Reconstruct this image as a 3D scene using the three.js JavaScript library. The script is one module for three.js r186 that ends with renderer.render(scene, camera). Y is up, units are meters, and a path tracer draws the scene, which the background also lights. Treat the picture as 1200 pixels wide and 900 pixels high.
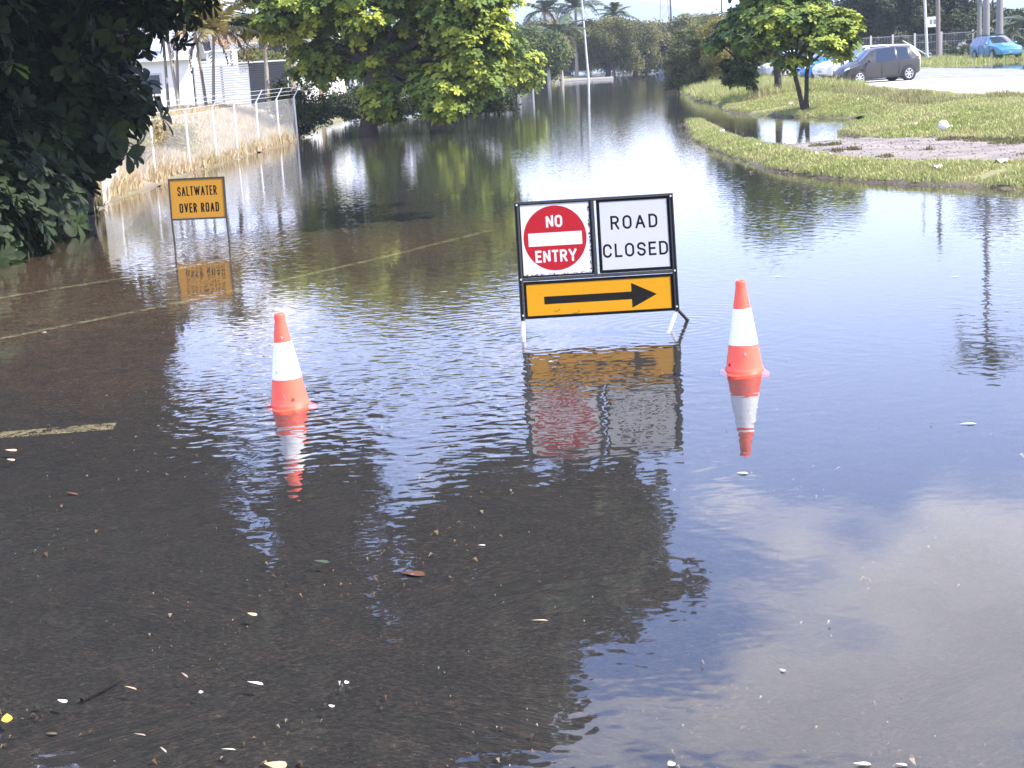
import * as THREE from 'three';
import { mergeGeometries, toCreasedNormals, mergeVertices } from 'three/addons/utils/BufferGeometryUtils.js';
import { ImprovedNoise } from 'three/addons/math/ImprovedNoise.js';

// ------------------------------------------------------------------ camera, sky, sun, exposure
const scene = new THREE.Scene();
const camera = new THREE.PerspectiveCamera(26.65, 4 / 3, 0.2, 12000);
camera.rotation.order = 'YXZ';
camera.position.set(0, 2.28, 0);
camera.rotation.set(THREE.MathUtils.degToRad(-11.3), 0, THREE.MathUtils.degToRad(-3.4));

const renderer = new THREE.WebGLRenderer();
renderer.toneMapping = THREE.LinearToneMapping;
renderer.toneMappingExposure = 2.5;
renderer.shadowMap.enabled = true;

const noise3 = new ImprovedNoise();
const nz = (x, y, z = 0) => noise3.noise(x, y, z);
const fbm = (x, y, z, oct) => { let s = 0, a = 0.5; for (let i = 0; i < oct; i++) { s += a * nz(x, y, z); x = x * 2.03 + 7.1; y = y * 2.03 + 3.7; z += 5.3; a *= 0.5; } return s; };
const sstep = (a, b, x) => { const t = Math.min(1, Math.max(0, (x - a) / (b - a))); return t * t * (3 - 2 * t); };
const lerp = (a, b, t) => a + (b - a) * t;

const SUN = new THREE.Vector3(0.6, 0.75, 0.2).normalize();
{
  const W = 1536, H = 768, data = new Float32Array(W * H * 4);
  for (let r = 0; r < H; r++) {
    const el = ((r + 0.5) / H - 0.5) * Math.PI, y = Math.sin(el), c = Math.cos(el);
    for (let q = 0; q < W; q++) {
      const az = ((q + 0.5) / W - 0.5) * 2 * Math.PI, x = Math.cos(az) * c, z = Math.sin(az) * c, o = (r * W + q) * 4;
      const up = Math.max(0, y), g = Math.pow(1 - up, 5.5), t = 1 - Math.exp(-up * 3.6);
      let R = lerp(0.9, 0.07, t), G = lerp(1.02, 0.25, t), B = lerp(1.3, 0.9, t);
      { const low = 0.26 * Math.exp(-up * 11); R += low; G += low; B += low; }
      if (y > 0) {
        const k = 1.25 / (up + 0.1), px = x * k + 3.1, pz = z * k + 1.3;
        const d = fbm(px * 1.35, pz * 1.35, 0.4, 6) + 0.32 * nz(px * 0.45, pz * 0.45, 9.2);
        const cov = sstep(0.02, 0.28, d) * 0.92 * sstep(0.0, 0.06, y), thick = sstep(0.12, 0.6, d), lit = lerp(1.0, 0.76, thick);
        R = lerp(R, 1.3 * lit, cov); G = lerp(G, 1.28 * lit, cov); B = lerp(B, 1.42 * lit, cov);
      } else { R = 0.3; G = 0.32; B = 0.33; }
      data[o] = R; data[o + 1] = G; data[o + 2] = B; data[o + 3] = 1;
    }
  }
  const sky = new THREE.DataTexture(data, W, H, THREE.RGBAFormat, THREE.FloatType);
  sky.mapping = THREE.EquirectangularReflectionMapping; sky.magFilter = THREE.LinearFilter; sky.needsUpdate = true;
  scene.background = sky; scene.environment = sky;
}
const sun = new THREE.DirectionalLight(new THREE.Color(1.0, 0.95, 0.86), 5.0);
sun.position.copy(SUN).multiplyScalar(150).add(new THREE.Vector3(0, 0, -60));
sun.target.position.set(0, 0, -60); scene.add(sun, sun.target);
sun.castShadow = true; sun.shadow.mapSize.set(4096, 4096);
Object.assign(sun.shadow.camera, { left: -120, right: 120, top: 120, bottom: -120, near: 1, far: 400 });
scene.fog = new THREE.FogExp2(new THREE.Color(0.8, 0.9, 1.0), 0.00035);

// ------------------------------------------------------------------ helpers
function rng(seed) { let s = seed | 0; return () => { s = (s + 0x6d2b79f5) | 0; let t = Math.imul(s ^ (s >>> 15), 1 | s); t = (t + Math.imul(t ^ (t >>> 7), 61 | t)) ^ t; return ((t ^ (t >>> 14)) >>> 0) / 4294967296; }; }
const V = (x, y, z) => new THREE.Vector3(x, y, z);
const C = (r, g, b) => new THREE.Color().setRGB(r, g, b);
const used = {};
function numbered(n) { const k = used[n] = (used[n] ?? -1) + 1; return k ? n + '_' + String(k).padStart(3, '0') : n; }
function shade(o) { o.traverse((m) => { if (m.isMesh) { m.castShadow = true; m.receiveShadow = true; } }); return o; }
function describe(o, label, category, group) { o.userData.label = label; o.userData.category = category; if (group) o.userData.group = group; return o; }
function thing(name, label, category, pos = [0, 0, 0], turn = 0, group) {
  const o = new THREE.Group(); o.name = numbered(name); o.position.set(...pos); o.rotation.y = turn; scene.add(o);
  return describe(o, label, category, group);
}
function part(name, geo, mat, parent, label) {
  const m = new THREE.Mesh(Array.isArray(geo) ? merge(geo) : geo, mat); m.name = name; m.castShadow = m.receiveShadow = true;
  parent.add(m); if (label) m.userData.label = label; return m;
}
function solo(name, geo, mat, label, category, group) {
  const m = part(numbered(name), geo, mat, scene); return describe(m, label, category, group);
}
function structure(name, geo, mat) { const m = part(name, geo, mat, scene); m.userData.kind = 'structure'; return m; }
function merge(list) { const l = list.map((g) => (g.index ? g.toNonIndexed() : g)); const keys = ['position', 'normal', 'uv']; l.forEach((g) => Object.keys(g.attributes).forEach((k) => { if (!keys.includes(k)) g.deleteAttribute(k); })); return mergeGeometries(l); }
function copyOf(root, label, group) {
  const c = root.clone(); c.name = numbered(root.name.replace(/_\d{3}$/, '')); c.userData = { ...root.userData, label }; if (group) c.userData.group = group; scene.add(c); return c;
}
function box(w, h, d, x = 0, y = 0, z = 0, rx = 0, ry = 0, rz = 0) { const g = new THREE.BoxGeometry(w, h, d); g.applyMatrix4(new THREE.Matrix4().makeRotationFromEuler(new THREE.Euler(rx, ry, rz))); return g.translate(x, y, z); }
// a box with chamfered edges
function cbox(w, h, d, b, x = 0, y = 0, z = 0) {
  const s = new THREE.Shape(); const a = w / 2 - b, c = h / 2 - b;
  s.moveTo(-a, -c); s.lineTo(a, -c); s.lineTo(a, c); s.lineTo(-a, c); s.closePath();
  return new THREE.ExtrudeGeometry(s, { depth: d - 2 * b, bevelEnabled: true, bevelThickness: b, bevelSize: b, bevelSegments: 1 }).translate(x, y, z - d / 2 + b);
}
function rod(a, b, r, seg = 8, r2 = r) {
  const d = new THREE.Vector3().subVectors(b, a), g = new THREE.CylinderGeometry(r2, r, d.length(), seg, 1);
  g.translate(0, d.length() / 2, 0); g.applyQuaternion(new THREE.Quaternion().setFromUnitVectors(V(0, 1, 0), d.normalize())); return g.translate(a.x, a.y, a.z);
}
function limb(pts, radii, seg = 8, rough = 0, rnd = Math.random) {
  const curve = new THREE.CatmullRomCurve3(pts), n = Math.max(4, pts.length * 4), fr = curve.computeFrenetFrames(n), pos = [], idx = [], uv = [];
  for (let i = 0; i <= n; i++) {
    const t = i / n, p = curve.getPoint(t), f = t * (radii.length - 1), k = Math.min(radii.length - 2, Math.floor(f)), r = lerp(radii[k], radii[k + 1], f - k);
    for (let j = 0; j <= seg; j++) {
      const a = (j % seg) / seg * Math.PI * 2, rr = r * (1 + rough * nz(Math.cos(a) * 2.1 + i * 0.35, Math.sin(a) * 2.1, i * 0.5 + pts[0].x));
      const q = p.clone().addScaledVector(fr.normals[i], Math.cos(a) * rr).addScaledVector(fr.binormals[i], Math.sin(a) * rr);
      pos.push(q.x, q.y, q.z); uv.push(j / seg, t * 3);
    }
  }
  for (let i = 0; i < n; i++) for (let j = 0; j < seg; j++) { const a = i * (seg + 1) + j, b = a + seg + 1; idx.push(a, a + 1, b, b, a + 1, b + 1); }
  const g = new THREE.BufferGeometry(); g.setAttribute('position', new THREE.Float32BufferAttribute(pos, 3)); g.setAttribute('uv', new THREE.Float32BufferAttribute(uv, 2)); g.setIndex(idx); g.computeVertexNormals(); return g;
}
function instances(name, geo, mat, list, parent) {   // list of {m: Matrix4, c: Color}
  const im = new THREE.InstancedMesh(geo, mat, list.length); im.name = name; im.castShadow = im.receiveShadow = true;
  list.forEach((e, i) => { im.setMatrixAt(i, e.m); im.setColorAt(i, e.c); }); im.userData.kind = 'stuff'; parent.add(im); return im;
}
const std = (r, g, b, rough = 0.7, extra = {}) => new THREE.MeshStandardMaterial({ color: C(r, g, b), roughness: rough, ...extra });
// tileable noise textures
function noiseTexture(size, cell, fn, srgb) {
  const d = new Uint8Array(size * size * 4);
  for (let y = 0; y < size; y++) for (let x = 0; x < size; x++) { const v = fn(x, y, size); for (let k = 0; k < 3; k++) d[(y * size + x) * 4 + k] = Math.max(0, Math.min(255, (Array.isArray(v) ? v[k] : v) * 255)); d[(y * size + x) * 4 + 3] = 255; }
  const t = new THREE.DataTexture(d, size, size); t.wrapS = t.wrapT = THREE.RepeatWrapping; t.magFilter = THREE.LinearFilter; t.minFilter = THREE.LinearMipmapLinearFilter; if (srgb) t.colorSpace = THREE.SRGBColorSpace; t.needsUpdate = true; return t;
}
const torus = (x, y, s, f) => { const a = x / s * Math.PI * 2, b = y / s * Math.PI * 2, r = f / (Math.PI * 2); return [Math.cos(a) * r, Math.sin(a) * r + Math.cos(b) * r * 1.3, Math.sin(b) * r * 1.3]; };
const grainBump = noiseTexture(256, 8, (x, y, s) => { const p = torus(x, y, s, 20), q = torus(x, y, s, 60); return 0.5 + 0.6 * nz(...p) + 0.4 * nz(...q); });
const barkBump = noiseTexture(128, 8, (x, y, s) => { const p = torus(x, y * 1, s, 9); return 0.5 + 0.7 * nz(p[0] * 2.2, p[1], p[2]); });
const bark = std(0.05, 0.038, 0.03, 0.95, { bumpMap: barkBump, bumpScale: 0.03 });
const paleBark = std(0.3, 0.26, 0.21, 0.95, { bumpMap: barkBump, bumpScale: 0.02 });
const foliage = new THREE.MeshPhysicalMaterial({ color: 0xffffff, roughness: 0.6, transmission: 0.35, thickness: 0, side: THREE.DoubleSide, specularIntensity: 0.3 });
const matteFoliage = new THREE.MeshPhysicalMaterial({ color: 0xffffff, roughness: 0.85, transmission: 0.3, thickness: 0, side: THREE.DoubleSide, specularIntensity: 0.3 });

// ------------------------------------------------------------------ ground forms
const seg2 = (px, pz, a, b) => { const dx = b[0] - a[0], dz = b[1] - a[1], t = Math.max(0, Math.min(1, ((px - a[0]) * dx + (pz - a[1]) * dz) / (dx * dx + dz * dz))); return Math.hypot(px - a[0] - t * dx, pz - a[1] - t * dz); };
function sdf(poly, x, z) {   // positive inside
  let d = 1e9, inside = false;
  for (let i = 0, j = poly.length - 1; i < poly.length; j = i++) { const a = poly[i], b = poly[j]; d = Math.min(d, seg2(x, z, a, b)); if ((a[1] > z) !== (b[1] > z) && x < (b[0] - a[0]) * (z - a[1]) / (b[1] - a[1]) + a[0]) inside = !inside; }
  return inside ? d : -d;
}
const STRIP = [[6.0, -52.8], [5.6, -48], [5.0, -42], [4.8, -37.5], [4.95, -30], [5.76, -26.5], [7.6, -23.5], [12, -20], [20, -16.5], [34, -14], [34, -17.5], [14, -24], [8.5, -26.8], [7.1, -29], [6.4, -33], [6.2, -36.5], [6.0, -40], [6.2, -45], [6.6, -52]];
const VERGE = [[8.9, -73], [9.06, -67.3], [8.3, -60], [8.4, -54.6], [9.5, -50.6], [10.3, -48.6], [11.2, -47.6], [9.6, -43.8], [8.3, -40.3], [8.7, -36.6], [10.2, -32.2], [14, -26], [24, -20], [40, -16], [75, -30], [75, -150], [30, -150], [17, -117], [12.2, -96], [9.9, -90], [9.4, -80]];
const PATH = [[6.3, -38.4], [8.9, -42.2], [9.6, -37], [11, -32.4], [15, -26], [25, -20], [33, -16.6], [33, -17.6], [13.6, -23.4], [8.2, -26.2], [6.8, -28.6], [6.0, -33], [5.9, -36.5]];
const LEFT = [[-7.0, -14], [-6.9, -22.6], [-7.05, -27], [-7.6, -32], [-7.5, -38], [-7.3, -46], [-6.75, -55.5], [-7.3, -60], [-7, -72], [-5.4, -90], [-1.2, -112], [1.0, -118.6], [2.3, -121], [3.2, -147], [6, -151.5], [9, -152], [11.5, -158], [9, -175], [-40, -240], [-120, -240], [-120, -14]];
const heightStrip = (x, z) => { const s = sdf(STRIP, x, z) + 0.16 * nz(x * 2.1, z * 2.1, 1) + 0.14 * nz(x * 0.7, z * 0.7, 3); return s < 0 ? Math.max(-0.12, s * 0.4) : 0.05 * sstep(0, 0.15, s) + 0.12 * sstep(0, 1.0, s) + 0.03 * nz(x * 1.7, z * 1.7, 4); };
const heightVerge = (x, z) => { const s = sdf(VERGE, x, z) + 0.15 * nz(x * 1.6, z * 1.6, 2); return s < 0 ? Math.max(-0.12, s * 0.4) : 0.08 * sstep(0, 0.2, s) + 0.3 * sstep(0, 3, s) + 0.04 * nz(x * 0.9, z * 0.9, 4); };
const heightPath = (x, z) => { const s = sdf(PATH, x, z), a = (x - 6.2) * 0.35 + (z + 38) * 0.55; return Math.min(0.13, -0.02 + 0.05 * Math.max(0, a)) + 0.015 * nz(x * 1.3, z * 1.3, 8) - 0.2 * Math.max(0, 0.05 - s); };
const heightLeft = (x, z) => { const s = sdf(LEFT, x, z) + 0.2 * nz(x * 1.1, z * 1.1, 6), near = sstep(-100, -60, z); return s < 0 ? Math.max(-0.12, s * 0.4) : 0.07 * sstep(0, 0.3, s) + lerp(0.18, 0.85, near) * sstep(0, 2.8, s) + 0.06 * nz(x * 0.8, z * 0.8, 5); };
function land(poly, height, tint, x0, x1, z0, z1, cx, cz) {
  const nx = Math.ceil((x1 - x0) / cx), nzc = Math.ceil((z1 - z0) / cz), pos = [], col = [], uv = [], idx = [], at = new Int32Array((nx + 1) * (nzc + 1)).fill(-1), keep = new Uint8Array((nx + 1) * (nzc + 1));
  for (let j = 0; j <= nzc; j++) for (let i = 0; i <= nx; i++) { const s = sdf(poly, x0 + i * cx, z0 + j * cz); keep[j * (nx + 1) + i] = s > -0.35; }
  const vert = (i, j) => { const k = j * (nx + 1) + i; if (at[k] < 0) { at[k] = pos.length / 3; const x = x0 + i * cx, z = z0 + j * cz, y = height(x, z), c = tint(x, z, y); pos.push(x, y, z); uv.push(x, z); col.push(c.r, c.g, c.b); } return at[k]; };
  for (let j = 0; j < nzc; j++) for (let i = 0; i < nx; i++) {
    const k = j * (nx + 1) + i; if (!(keep[k] && keep[k + 1] && keep[k + nx + 1] && keep[k + nx + 2])) continue;
    const a = vert(i, j), b = vert(i + 1, j), c = vert(i, j + 1), d = vert(i + 1, j + 1); idx.push(a, c, b, b, c, d);
  }
  const g = new THREE.BufferGeometry(); g.setAttribute('position', new THREE.Float32BufferAttribute(pos, 3)); g.setAttribute('color', new THREE.Float32BufferAttribute(col, 3)); g.setAttribute('uv', new THREE.Float32BufferAttribute(uv, 2)); g.setIndex(idx); g.computeVertexNormals(); return g;
}
const soil = new THREE.MeshStandardMaterial({ vertexColors: true, roughness: 0.95, bumpMap: grainBump, bumpScale: 0.02 });
const mixc = (a, b, t) => a.clone().lerp(b, Math.max(0, Math.min(1, t)));
const greenA = C(0.15, 0.18, 0.05), greenB = C(0.24, 0.22, 0.09), dirt = C(0.09, 0.065, 0.045), straw = C(0.5, 0.4, 0.27), gravel = C(0.26, 0.22, 0.175);
const tintGrass = (poly) => (x, z, y) => { const s = sdf(poly, x, z), n = 0.5 + fbm(x * 0.5, z * 0.5, 3, 4) * 1.4; return mixc(dirt, mixc(greenA, greenB, n), (s - 0.02) / 0.25 + nz(x * 3, z * 3) * 0.5); };
const tintPath = (x, z) => mixc(gravel, C(0.14, 0.11, 0.09), 0.35 + fbm(x * 1.1, z * 1.1, 5, 5) * 1.6);
const tintLeft = (x, z) => mixc(mixc(C(0.12, 0.09, 0.06), straw, (sdf(LEFT, x, z)) / 0.8 + nz(x * 2, z * 2) * 0.4), C(0.15, 0.15, 0.06), z < -62 ? 0.8 : 0.15 + fbm(x * 0.4, z * 0.4, 1, 3));

// wet road below the flood water
const roadTex = noiseTexture(1024, 8, (x, y, s) => {
  const a = nz(...torus(x, y, s, 14)), b = nz(...torus(x, y, s, 120)), c = nz(...torus(x, y, s, 330)), e = nz(...torus(x + 300, y + 77, s, 240));
  const v = 0.085 + 0.03 * a + 0.11 * b + 0.12 * c + (e > 0.6 ? 0.16 : 0); return [v * 1.24, v * 0.97, v * 0.82];
}, true);
roadTex.repeat.set(1 / 3.1, 1 / 3.1);
const roadMat = new THREE.MeshStandardMaterial({ map: roadTex, roughness: 0.9 });
const roadBump = grainBump.clone(); roadBump.repeat.set(3, 3); roadBump.needsUpdate = true; roadMat.bumpMap = roadBump; roadMat.bumpScale = 0.004;
function flat(x0, x1, z0, z1, y) { const g = new THREE.PlaneGeometry(x1 - x0, z1 - z0).rotateX(-Math.PI / 2).translate((x0 + x1) / 2, y, (z0 + z1) / 2), p = g.attributes.position, u = g.attributes.uv; for (let i = 0; i < p.count; i++) u.setXY(i, p.getX(i), p.getZ(i)); return g; }
{
  const g = new THREE.PlaneGeometry(90, 268, 120, 268).rotateX(-Math.PI / 2).translate(0, -0.045, -126), p = g.attributes.position, u = g.attributes.uv, col = [];
  for (let i = 0; i < p.count; i++) {   // brown silt has settled on the asphalt away from the dry end and along the left bank
    const x = p.getX(i), z = p.getZ(i), silt = Math.max(0, Math.min(1, sstep(-10.5, -17, z) * sstep(4, -3, x + 0.22 * (z + 16)) * 0.9 + 0.9 * fbm(x * 0.25, z * 0.18, 4, 3) * sstep(-8, -13, z)));
    const k = silt * lerp(0.05, 1, sstep(-27, -19.5, z)); u.setXY(i, x, z); col.push(lerp(1, 5.2, k), lerp(1, 4.4, k), lerp(1, 2.7, k));
  }
  g.setAttribute('color', new THREE.Float32BufferAttribute(col, 3)); roadMat.vertexColors = true; structure('road', g, roadMat);
}
{ // open country around, out to the horizon
  const g = new THREE.RingGeometry(1, 9000, 48, 24).rotateX(-Math.PI / 2), p = g.attributes.position;
  for (let i = 0; i < p.count; i++) { const r = Math.hypot(p.getX(i), p.getZ(i)); p.setY(i, -0.6 + (r > 260 ? 0.3 : 0)); }
  structure('ground', g, std(0.09, 0.11, 0.05, 1));
}
structure('grass_bank', land(STRIP, heightStrip, tintGrass(STRIP), 4.2, 34, -53.5, -13.5, 0.12, 0.2), soil);
structure('grass_verge', land(VERGE, heightVerge, tintGrass(VERGE), 7.8, 75, -150, -15, 0.3, 0.45), soil);
structure('gravel_path', land(PATH, heightPath, tintPath, 5.2, 34, -43, -15.5, 0.12, 0.2), soil);
structure('left_bank', land(LEFT, heightLeft, tintLeft, -60, 12, -200, -13, 0.35, 0.5), soil);

// car park: pale concrete apron, asphalt lane, kerb
const shapeSheet = (poly, y) => { const s = new THREE.Shape(poly.map(([x, z]) => new THREE.Vector2(x, -z))), g = new THREE.ShapeGeometry(s).rotateX(-Math.PI / 2).translate(0, y, 0), p = g.attributes.position, u = g.attributes.uv; for (let i = 0; i < p.count; i++) u.setXY(i, p.getX(i), p.getZ(i)); return g; };
const slabTex = noiseTexture(512, 8, (x, y, s) => { const v = 0.72 + 0.16 * nz(...torus(x, y, s, 10)) + 0.1 * nz(...torus(x, y, s, 50)) + 0.12 * nz(...torus(x, y, s, 150)); return [v, v * 0.95, v * 0.89]; }, true);
slabTex.repeat.set(1 / 6, 1 / 6);
const slabMat = new THREE.MeshStandardMaterial({ map: slabTex, roughness: 0.9 });
const laneTex = noiseTexture(512, 8, (x, y, s) => { const v = 0.5 + 0.1 * nz(...torus(x, y, s, 8)) + 0.1 * nz(...torus(x, y, s, 120)); return [v, v * 0.99, v * 0.98]; }, true);
laneTex.repeat.set(1 / 5, 1 / 5);
structure('car_park', shapeSheet([[12.9, -50.2], [14.9, -46.4], [26, -39], [60, -30], [60, -62], [23, -71], [18, -84], [15.2, -84], [14.3, -72], [13.7, -62]], 0.43), slabMat);
structure('car_park_lane', shapeSheet([[60, -48], [60, -98], [34, -97], [20, -90], [15.3, -92], [15.1, -78], [17.8, -72.5], [22.5, -62.5]], 0.438), new THREE.MeshStandardMaterial({ map: laneTex, roughness: 0.85 }));
{
  const k = thing('kerb', 'low broken concrete kerb in front of the parked cars', 'kerb');
  const pts = [[13.0, -50.2], [13.35, -56], [13.7, -62], [13.95, -66], [14.2, -70], [14.4, -74], [14.8, -79], [15.1, -84]];
  for (let i = 2; i < pts.length - 1; i++) { const a = pts[i], b = pts[i + 1], L = Math.hypot(b[0] - a[0], b[1] - a[1]), m = part('kerb_stone', cbox(0.16, 0.14, L - 0.35, 0.015), std(0.34, 0.31, 0.28, 0.9, { bumpMap: grainBump, bumpScale: 0.01 }), k); m.position.set((a[0] + b[0]) / 2, 0.44, (a[1] + b[1]) / 2); m.rotation.y = Math.atan2(b[0] - a[0], b[1] - a[1]); }
}

// ------------------------------------------------------------------ flood water
const TILE = 8, TN = 1024, tile = new Float32Array(TN * TN);
{
  const r = rng(11), waves = [];
  for (let i = 0; i < 90; i++) {
    const L = 0.05 * Math.pow(8, r()), a = Math.PI / 2 + 0.22 + (r() + r() + r() - 1.5) * 1.9, k = TILE / L;
    const kx = Math.round(Math.cos(a) * k), kz = Math.round(Math.sin(a) * k), kk = Math.hypot(kx, kz) * 2 * Math.PI / TILE;
    waves.push([kx, kz, (L < 0.2 ? 1.0 : 0.8) * 0.0014 / kk, r() * 6.283]);
  }
  const sx = new Float32Array(TN), cx = new Float32Array(TN), sz = new Float32Array(TN), cz = new Float32Array(TN);
  for (const [kx, kz, A, ph] of waves) {
    for (let i = 0; i < TN; i++) { const t = 2 * Math.PI * i / TN; sx[i] = Math.sin(kx * t + ph); cx[i] = Math.cos(kx * t + ph); sz[i] = Math.sin(kz * t); cz[i] = Math.cos(kz * t); }
    for (let j = 0; j < TN; j++) for (let i = 0; i < TN; i++) tile[j * TN + i] += A * (sx[i] * cz[j] + cx[i] * sz[j]);
  }
}
const tileAt = (x, z) => { let u = x / TILE * TN, v = z / TILE * TN; const a = Math.floor(u), b = Math.floor(v), fu = u - a, fv = v - b, w = (i, j) => tile[((j % TN + TN) % TN) * TN + ((i % TN + TN) % TN)]; return lerp(lerp(w(a, b), w(a + 1, b), fu), lerp(w(a, b + 1), w(a + 1, b + 1), fu), fv); };
const heightMap = (data, w, h) => { const d = new Float32Array(w * h * 4); for (let i = 0; i < w * h; i++) { d[i * 4] = d[i * 4 + 1] = d[i * 4 + 2] = 0.5 + data[i] * 50; d[i * 4 + 3] = 1; } const t = new THREE.DataTexture(d, w, h, THREE.RGBAFormat, THREE.FloatType); t.wrapS = t.wrapT = THREE.RepeatWrapping; t.magFilter = THREE.LinearFilter; t.needsUpdate = true; return t; };
const NEAR = { x0: -6, x1: 6, z0: -30, z1: -4 };
const CONE_L = [-1.57, -11.21], CONE_R = [1.68, -11.47];
{
  const W = 1536, H = 2048, d = new Float32Array(W * H);
  const rings = [[0.12, -13.42, 0.0016], [1.35, -13.41, 0.0016], [1.53, -13.75, 0.001], [...CONE_L, 0.0016], [...CONE_R, 0.0005], [-4.7, -23.2, 0.001], [-3.9, -23.2, 0.001]];
  for (let j = 0; j < H; j++) for (let i = 0; i < W; i++) {
    const x = lerp(NEAR.x0, NEAR.x1, (i + 0.5) / W), z = lerp(NEAR.z0, NEAR.z1, (j + 0.5) / H);
    const edge = sstep(0, 1.2, Math.min(x - NEAR.x0, NEAR.x1 - x, z - NEAR.z0, NEAR.z1 - z));
    const patch = fbm(x * 0.3 + 4, z * 0.16 + 2, 0.7, 3);
    const calm = sstep(0.9, 2.5, x + 0.25 * (z + 10)) * sstep(-13.5, -10.5, z);
    const rough = Math.exp(-(((x + 1.3) / 1.5) ** 2) - (((z + 10.6) / 2.2) ** 2)) + 0.7 * Math.exp(-(((x - 0.2) / 1.0) ** 2) - (((z + 11.4) / 1.5) ** 2));
    let env = (1 + patch * 2.3 + 2.4 * rough) * lerp(1, 0.28, calm) * lerp(1, 0.62, sstep(-9, -6.5, z));
    env = lerp(1, Math.max(0.15, env), edge);
    let h = tileAt(x, z) * env;
    for (const [rx, rz, A] of rings) { const q = Math.hypot(x - rx, z - rz); if (q < 2.2) h += A * 0.55 * Math.sin(q * 2 * Math.PI / 0.13) * Math.exp(-q / 0.55) * sstep(0, 0.08, q) * (1 + 0.7 * nz(x * 4, z * 4, 2)) * edge; }
    d[j * W + i] = h;
  }
  const far = heightMap(tile, TN, TN), near = heightMap(d, W, H);
  far.repeat.set(1 / TILE, 1 / TILE);
  const water = (t) => new THREE.MeshPhysicalMaterial({ color: C(0.86, 0.85, 0.78), roughness: 0.02, ior: 1.333, transmission: 1, thickness: 0, bumpMap: t, bumpScale: 0.02 });
  const X = [-45, NEAR.x0, NEAR.x1, 45], Z = [-258, NEAR.z0, NEAR.z1, 7], outer = [];
  for (let a = 0; a < 3; a++) for (let b = 0; b < 3; b++) if (a !== 1 || b !== 1) outer.push(flat(X[a], X[a + 1], Z[b], Z[b + 1], 0).toNonIndexed());
  const inner = flat(NEAR.x0, NEAR.x1, NEAR.z0, NEAR.z1, 0).toNonIndexed(), p = inner.attributes.position, u = inner.attributes.uv;
  for (let i = 0; i < p.count; i++) u.setXY(i, (p.getX(i) - NEAR.x0) / (NEAR.x1 - NEAR.x0), (p.getZ(i) - NEAR.z0) / (NEAR.z1 - NEAR.z0));
  const g = mergeGeometries([mergeGeometries(outer), inner], true);
  const w = structure('flood_water', g, [water(far), water(near)]); w.castShadow = false;
  const pm = water(far); pm.bumpScale = 0.004;
  structure('car_park_puddle', shapeSheet([[25, -78.5], [24, -75.8], [27.5, -77], [34, -72], [52, -70], [52, -84], [36, -93], [27.5, -104], [24.5, -92]], 0.447), pm).castShadow = false;
}

// ------------------------------------------------------------------ hills, far tower, wires
{
  const nx = 160, nd = 16, pos = [], idx = [];
  const ridge = (x) => { const P = [[-3000, 60], [-700, 95], [-200, 105], [0, 112], [230, 128], [300, 108], [441, 66], [560, 52], [700, 66], [900, 56], [1130, 66], [1500, 85], [3000, 60]]; let i = 0; while (i < P.length - 2 && x > P[i + 1][0]) i++; const t = sstep(P[i][0], P[i + 1][0], x); return lerp(P[i][1], P[i + 1][1], t); };
  for (let j = 0; j <= nd; j++) for (let i = 0; i <= nx; i++) { const x = -3000 + 6000 * i / nx, t = j / nd, z = -2900 - 1500 * t; pos.push(x * (1 + 0.1 * t), Math.sin(Math.min(1, t * 2.4) * Math.PI / 2) * (ridge(x) * 1.02 + 9 * fbm(x * 0.012, t * 3, 2, 4)) * (1 - 0.25 * Math.max(0, t - 0.42)) + 14 * fbm(x * 0.008, t * 5, 7, 4) * t, z); }
  for (let j = 0; j < nd; j++) for (let i = 0; i < nx; i++) { const a = j * (nx + 1) + i, b = a + nx + 1; idx.push(a, a + 1, b, b, a + 1, b + 1); }
  const g = new THREE.BufferGeometry(); g.setAttribute('position', new THREE.Float32BufferAttribute(pos, 3)); g.setIndex(idx); g.computeVertexNormals();
  structure('hills', g, std(0.06, 0.085, 0.06, 1, { side: THREE.DoubleSide }));
}
const galv = std(0.42, 0.43, 0.44, 0.5, { metalness: 0.3 }), darkSteel = std(0.05, 0.05, 0.055, 0.5), timberPole = std(0.2, 0.17, 0.15, 0.9, { bumpMap: barkBump, bumpScale: 0.01 }), palePole = std(0.5, 0.5, 0.49, 0.7);
{
  const t = thing('pylon', 'tall lattice power pylon far beyond the trees at the road end', 'pylon', [63, 0, -600]);
  const legs = [], bars = [], hw = (y) => 2.4 - 1.7 * y / 30;
  for (const [a, b] of [[-1, -1], [1, -1], [1, 1], [-1, 1]]) legs.push(rod(V(a * 2.4, -0.5, b * 2.4), V(a * 0.7, 30, b * 0.7), 0.14, 5));
  for (let k = 0; k < 9; k++) for (const s of [-1, 1]) { const y0 = k * 3.3, y1 = y0 + 3.3, w0 = hw(y0), w1 = hw(y1); bars.push(rod(V(-w0, y0, s * w0), V(w1, y1, s * w1), 0.07, 4), rod(V(w0, y0, s * w0), V(-w1, y1, s * w1), 0.07, 4), rod(V(s * w0, y0, -w0), V(s * w1, y1, w1), 0.07, 4)); }
  const arms = []; for (const y of [22, 26, 29.5]) arms.push(rod(V(-4, y, 0), V(4, y, 0), 0.12, 5));
  part('tower_legs', legs, galv, t); part('bracing', bars, galv, t); part('crossarm', arms, galv, t);
}
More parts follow.
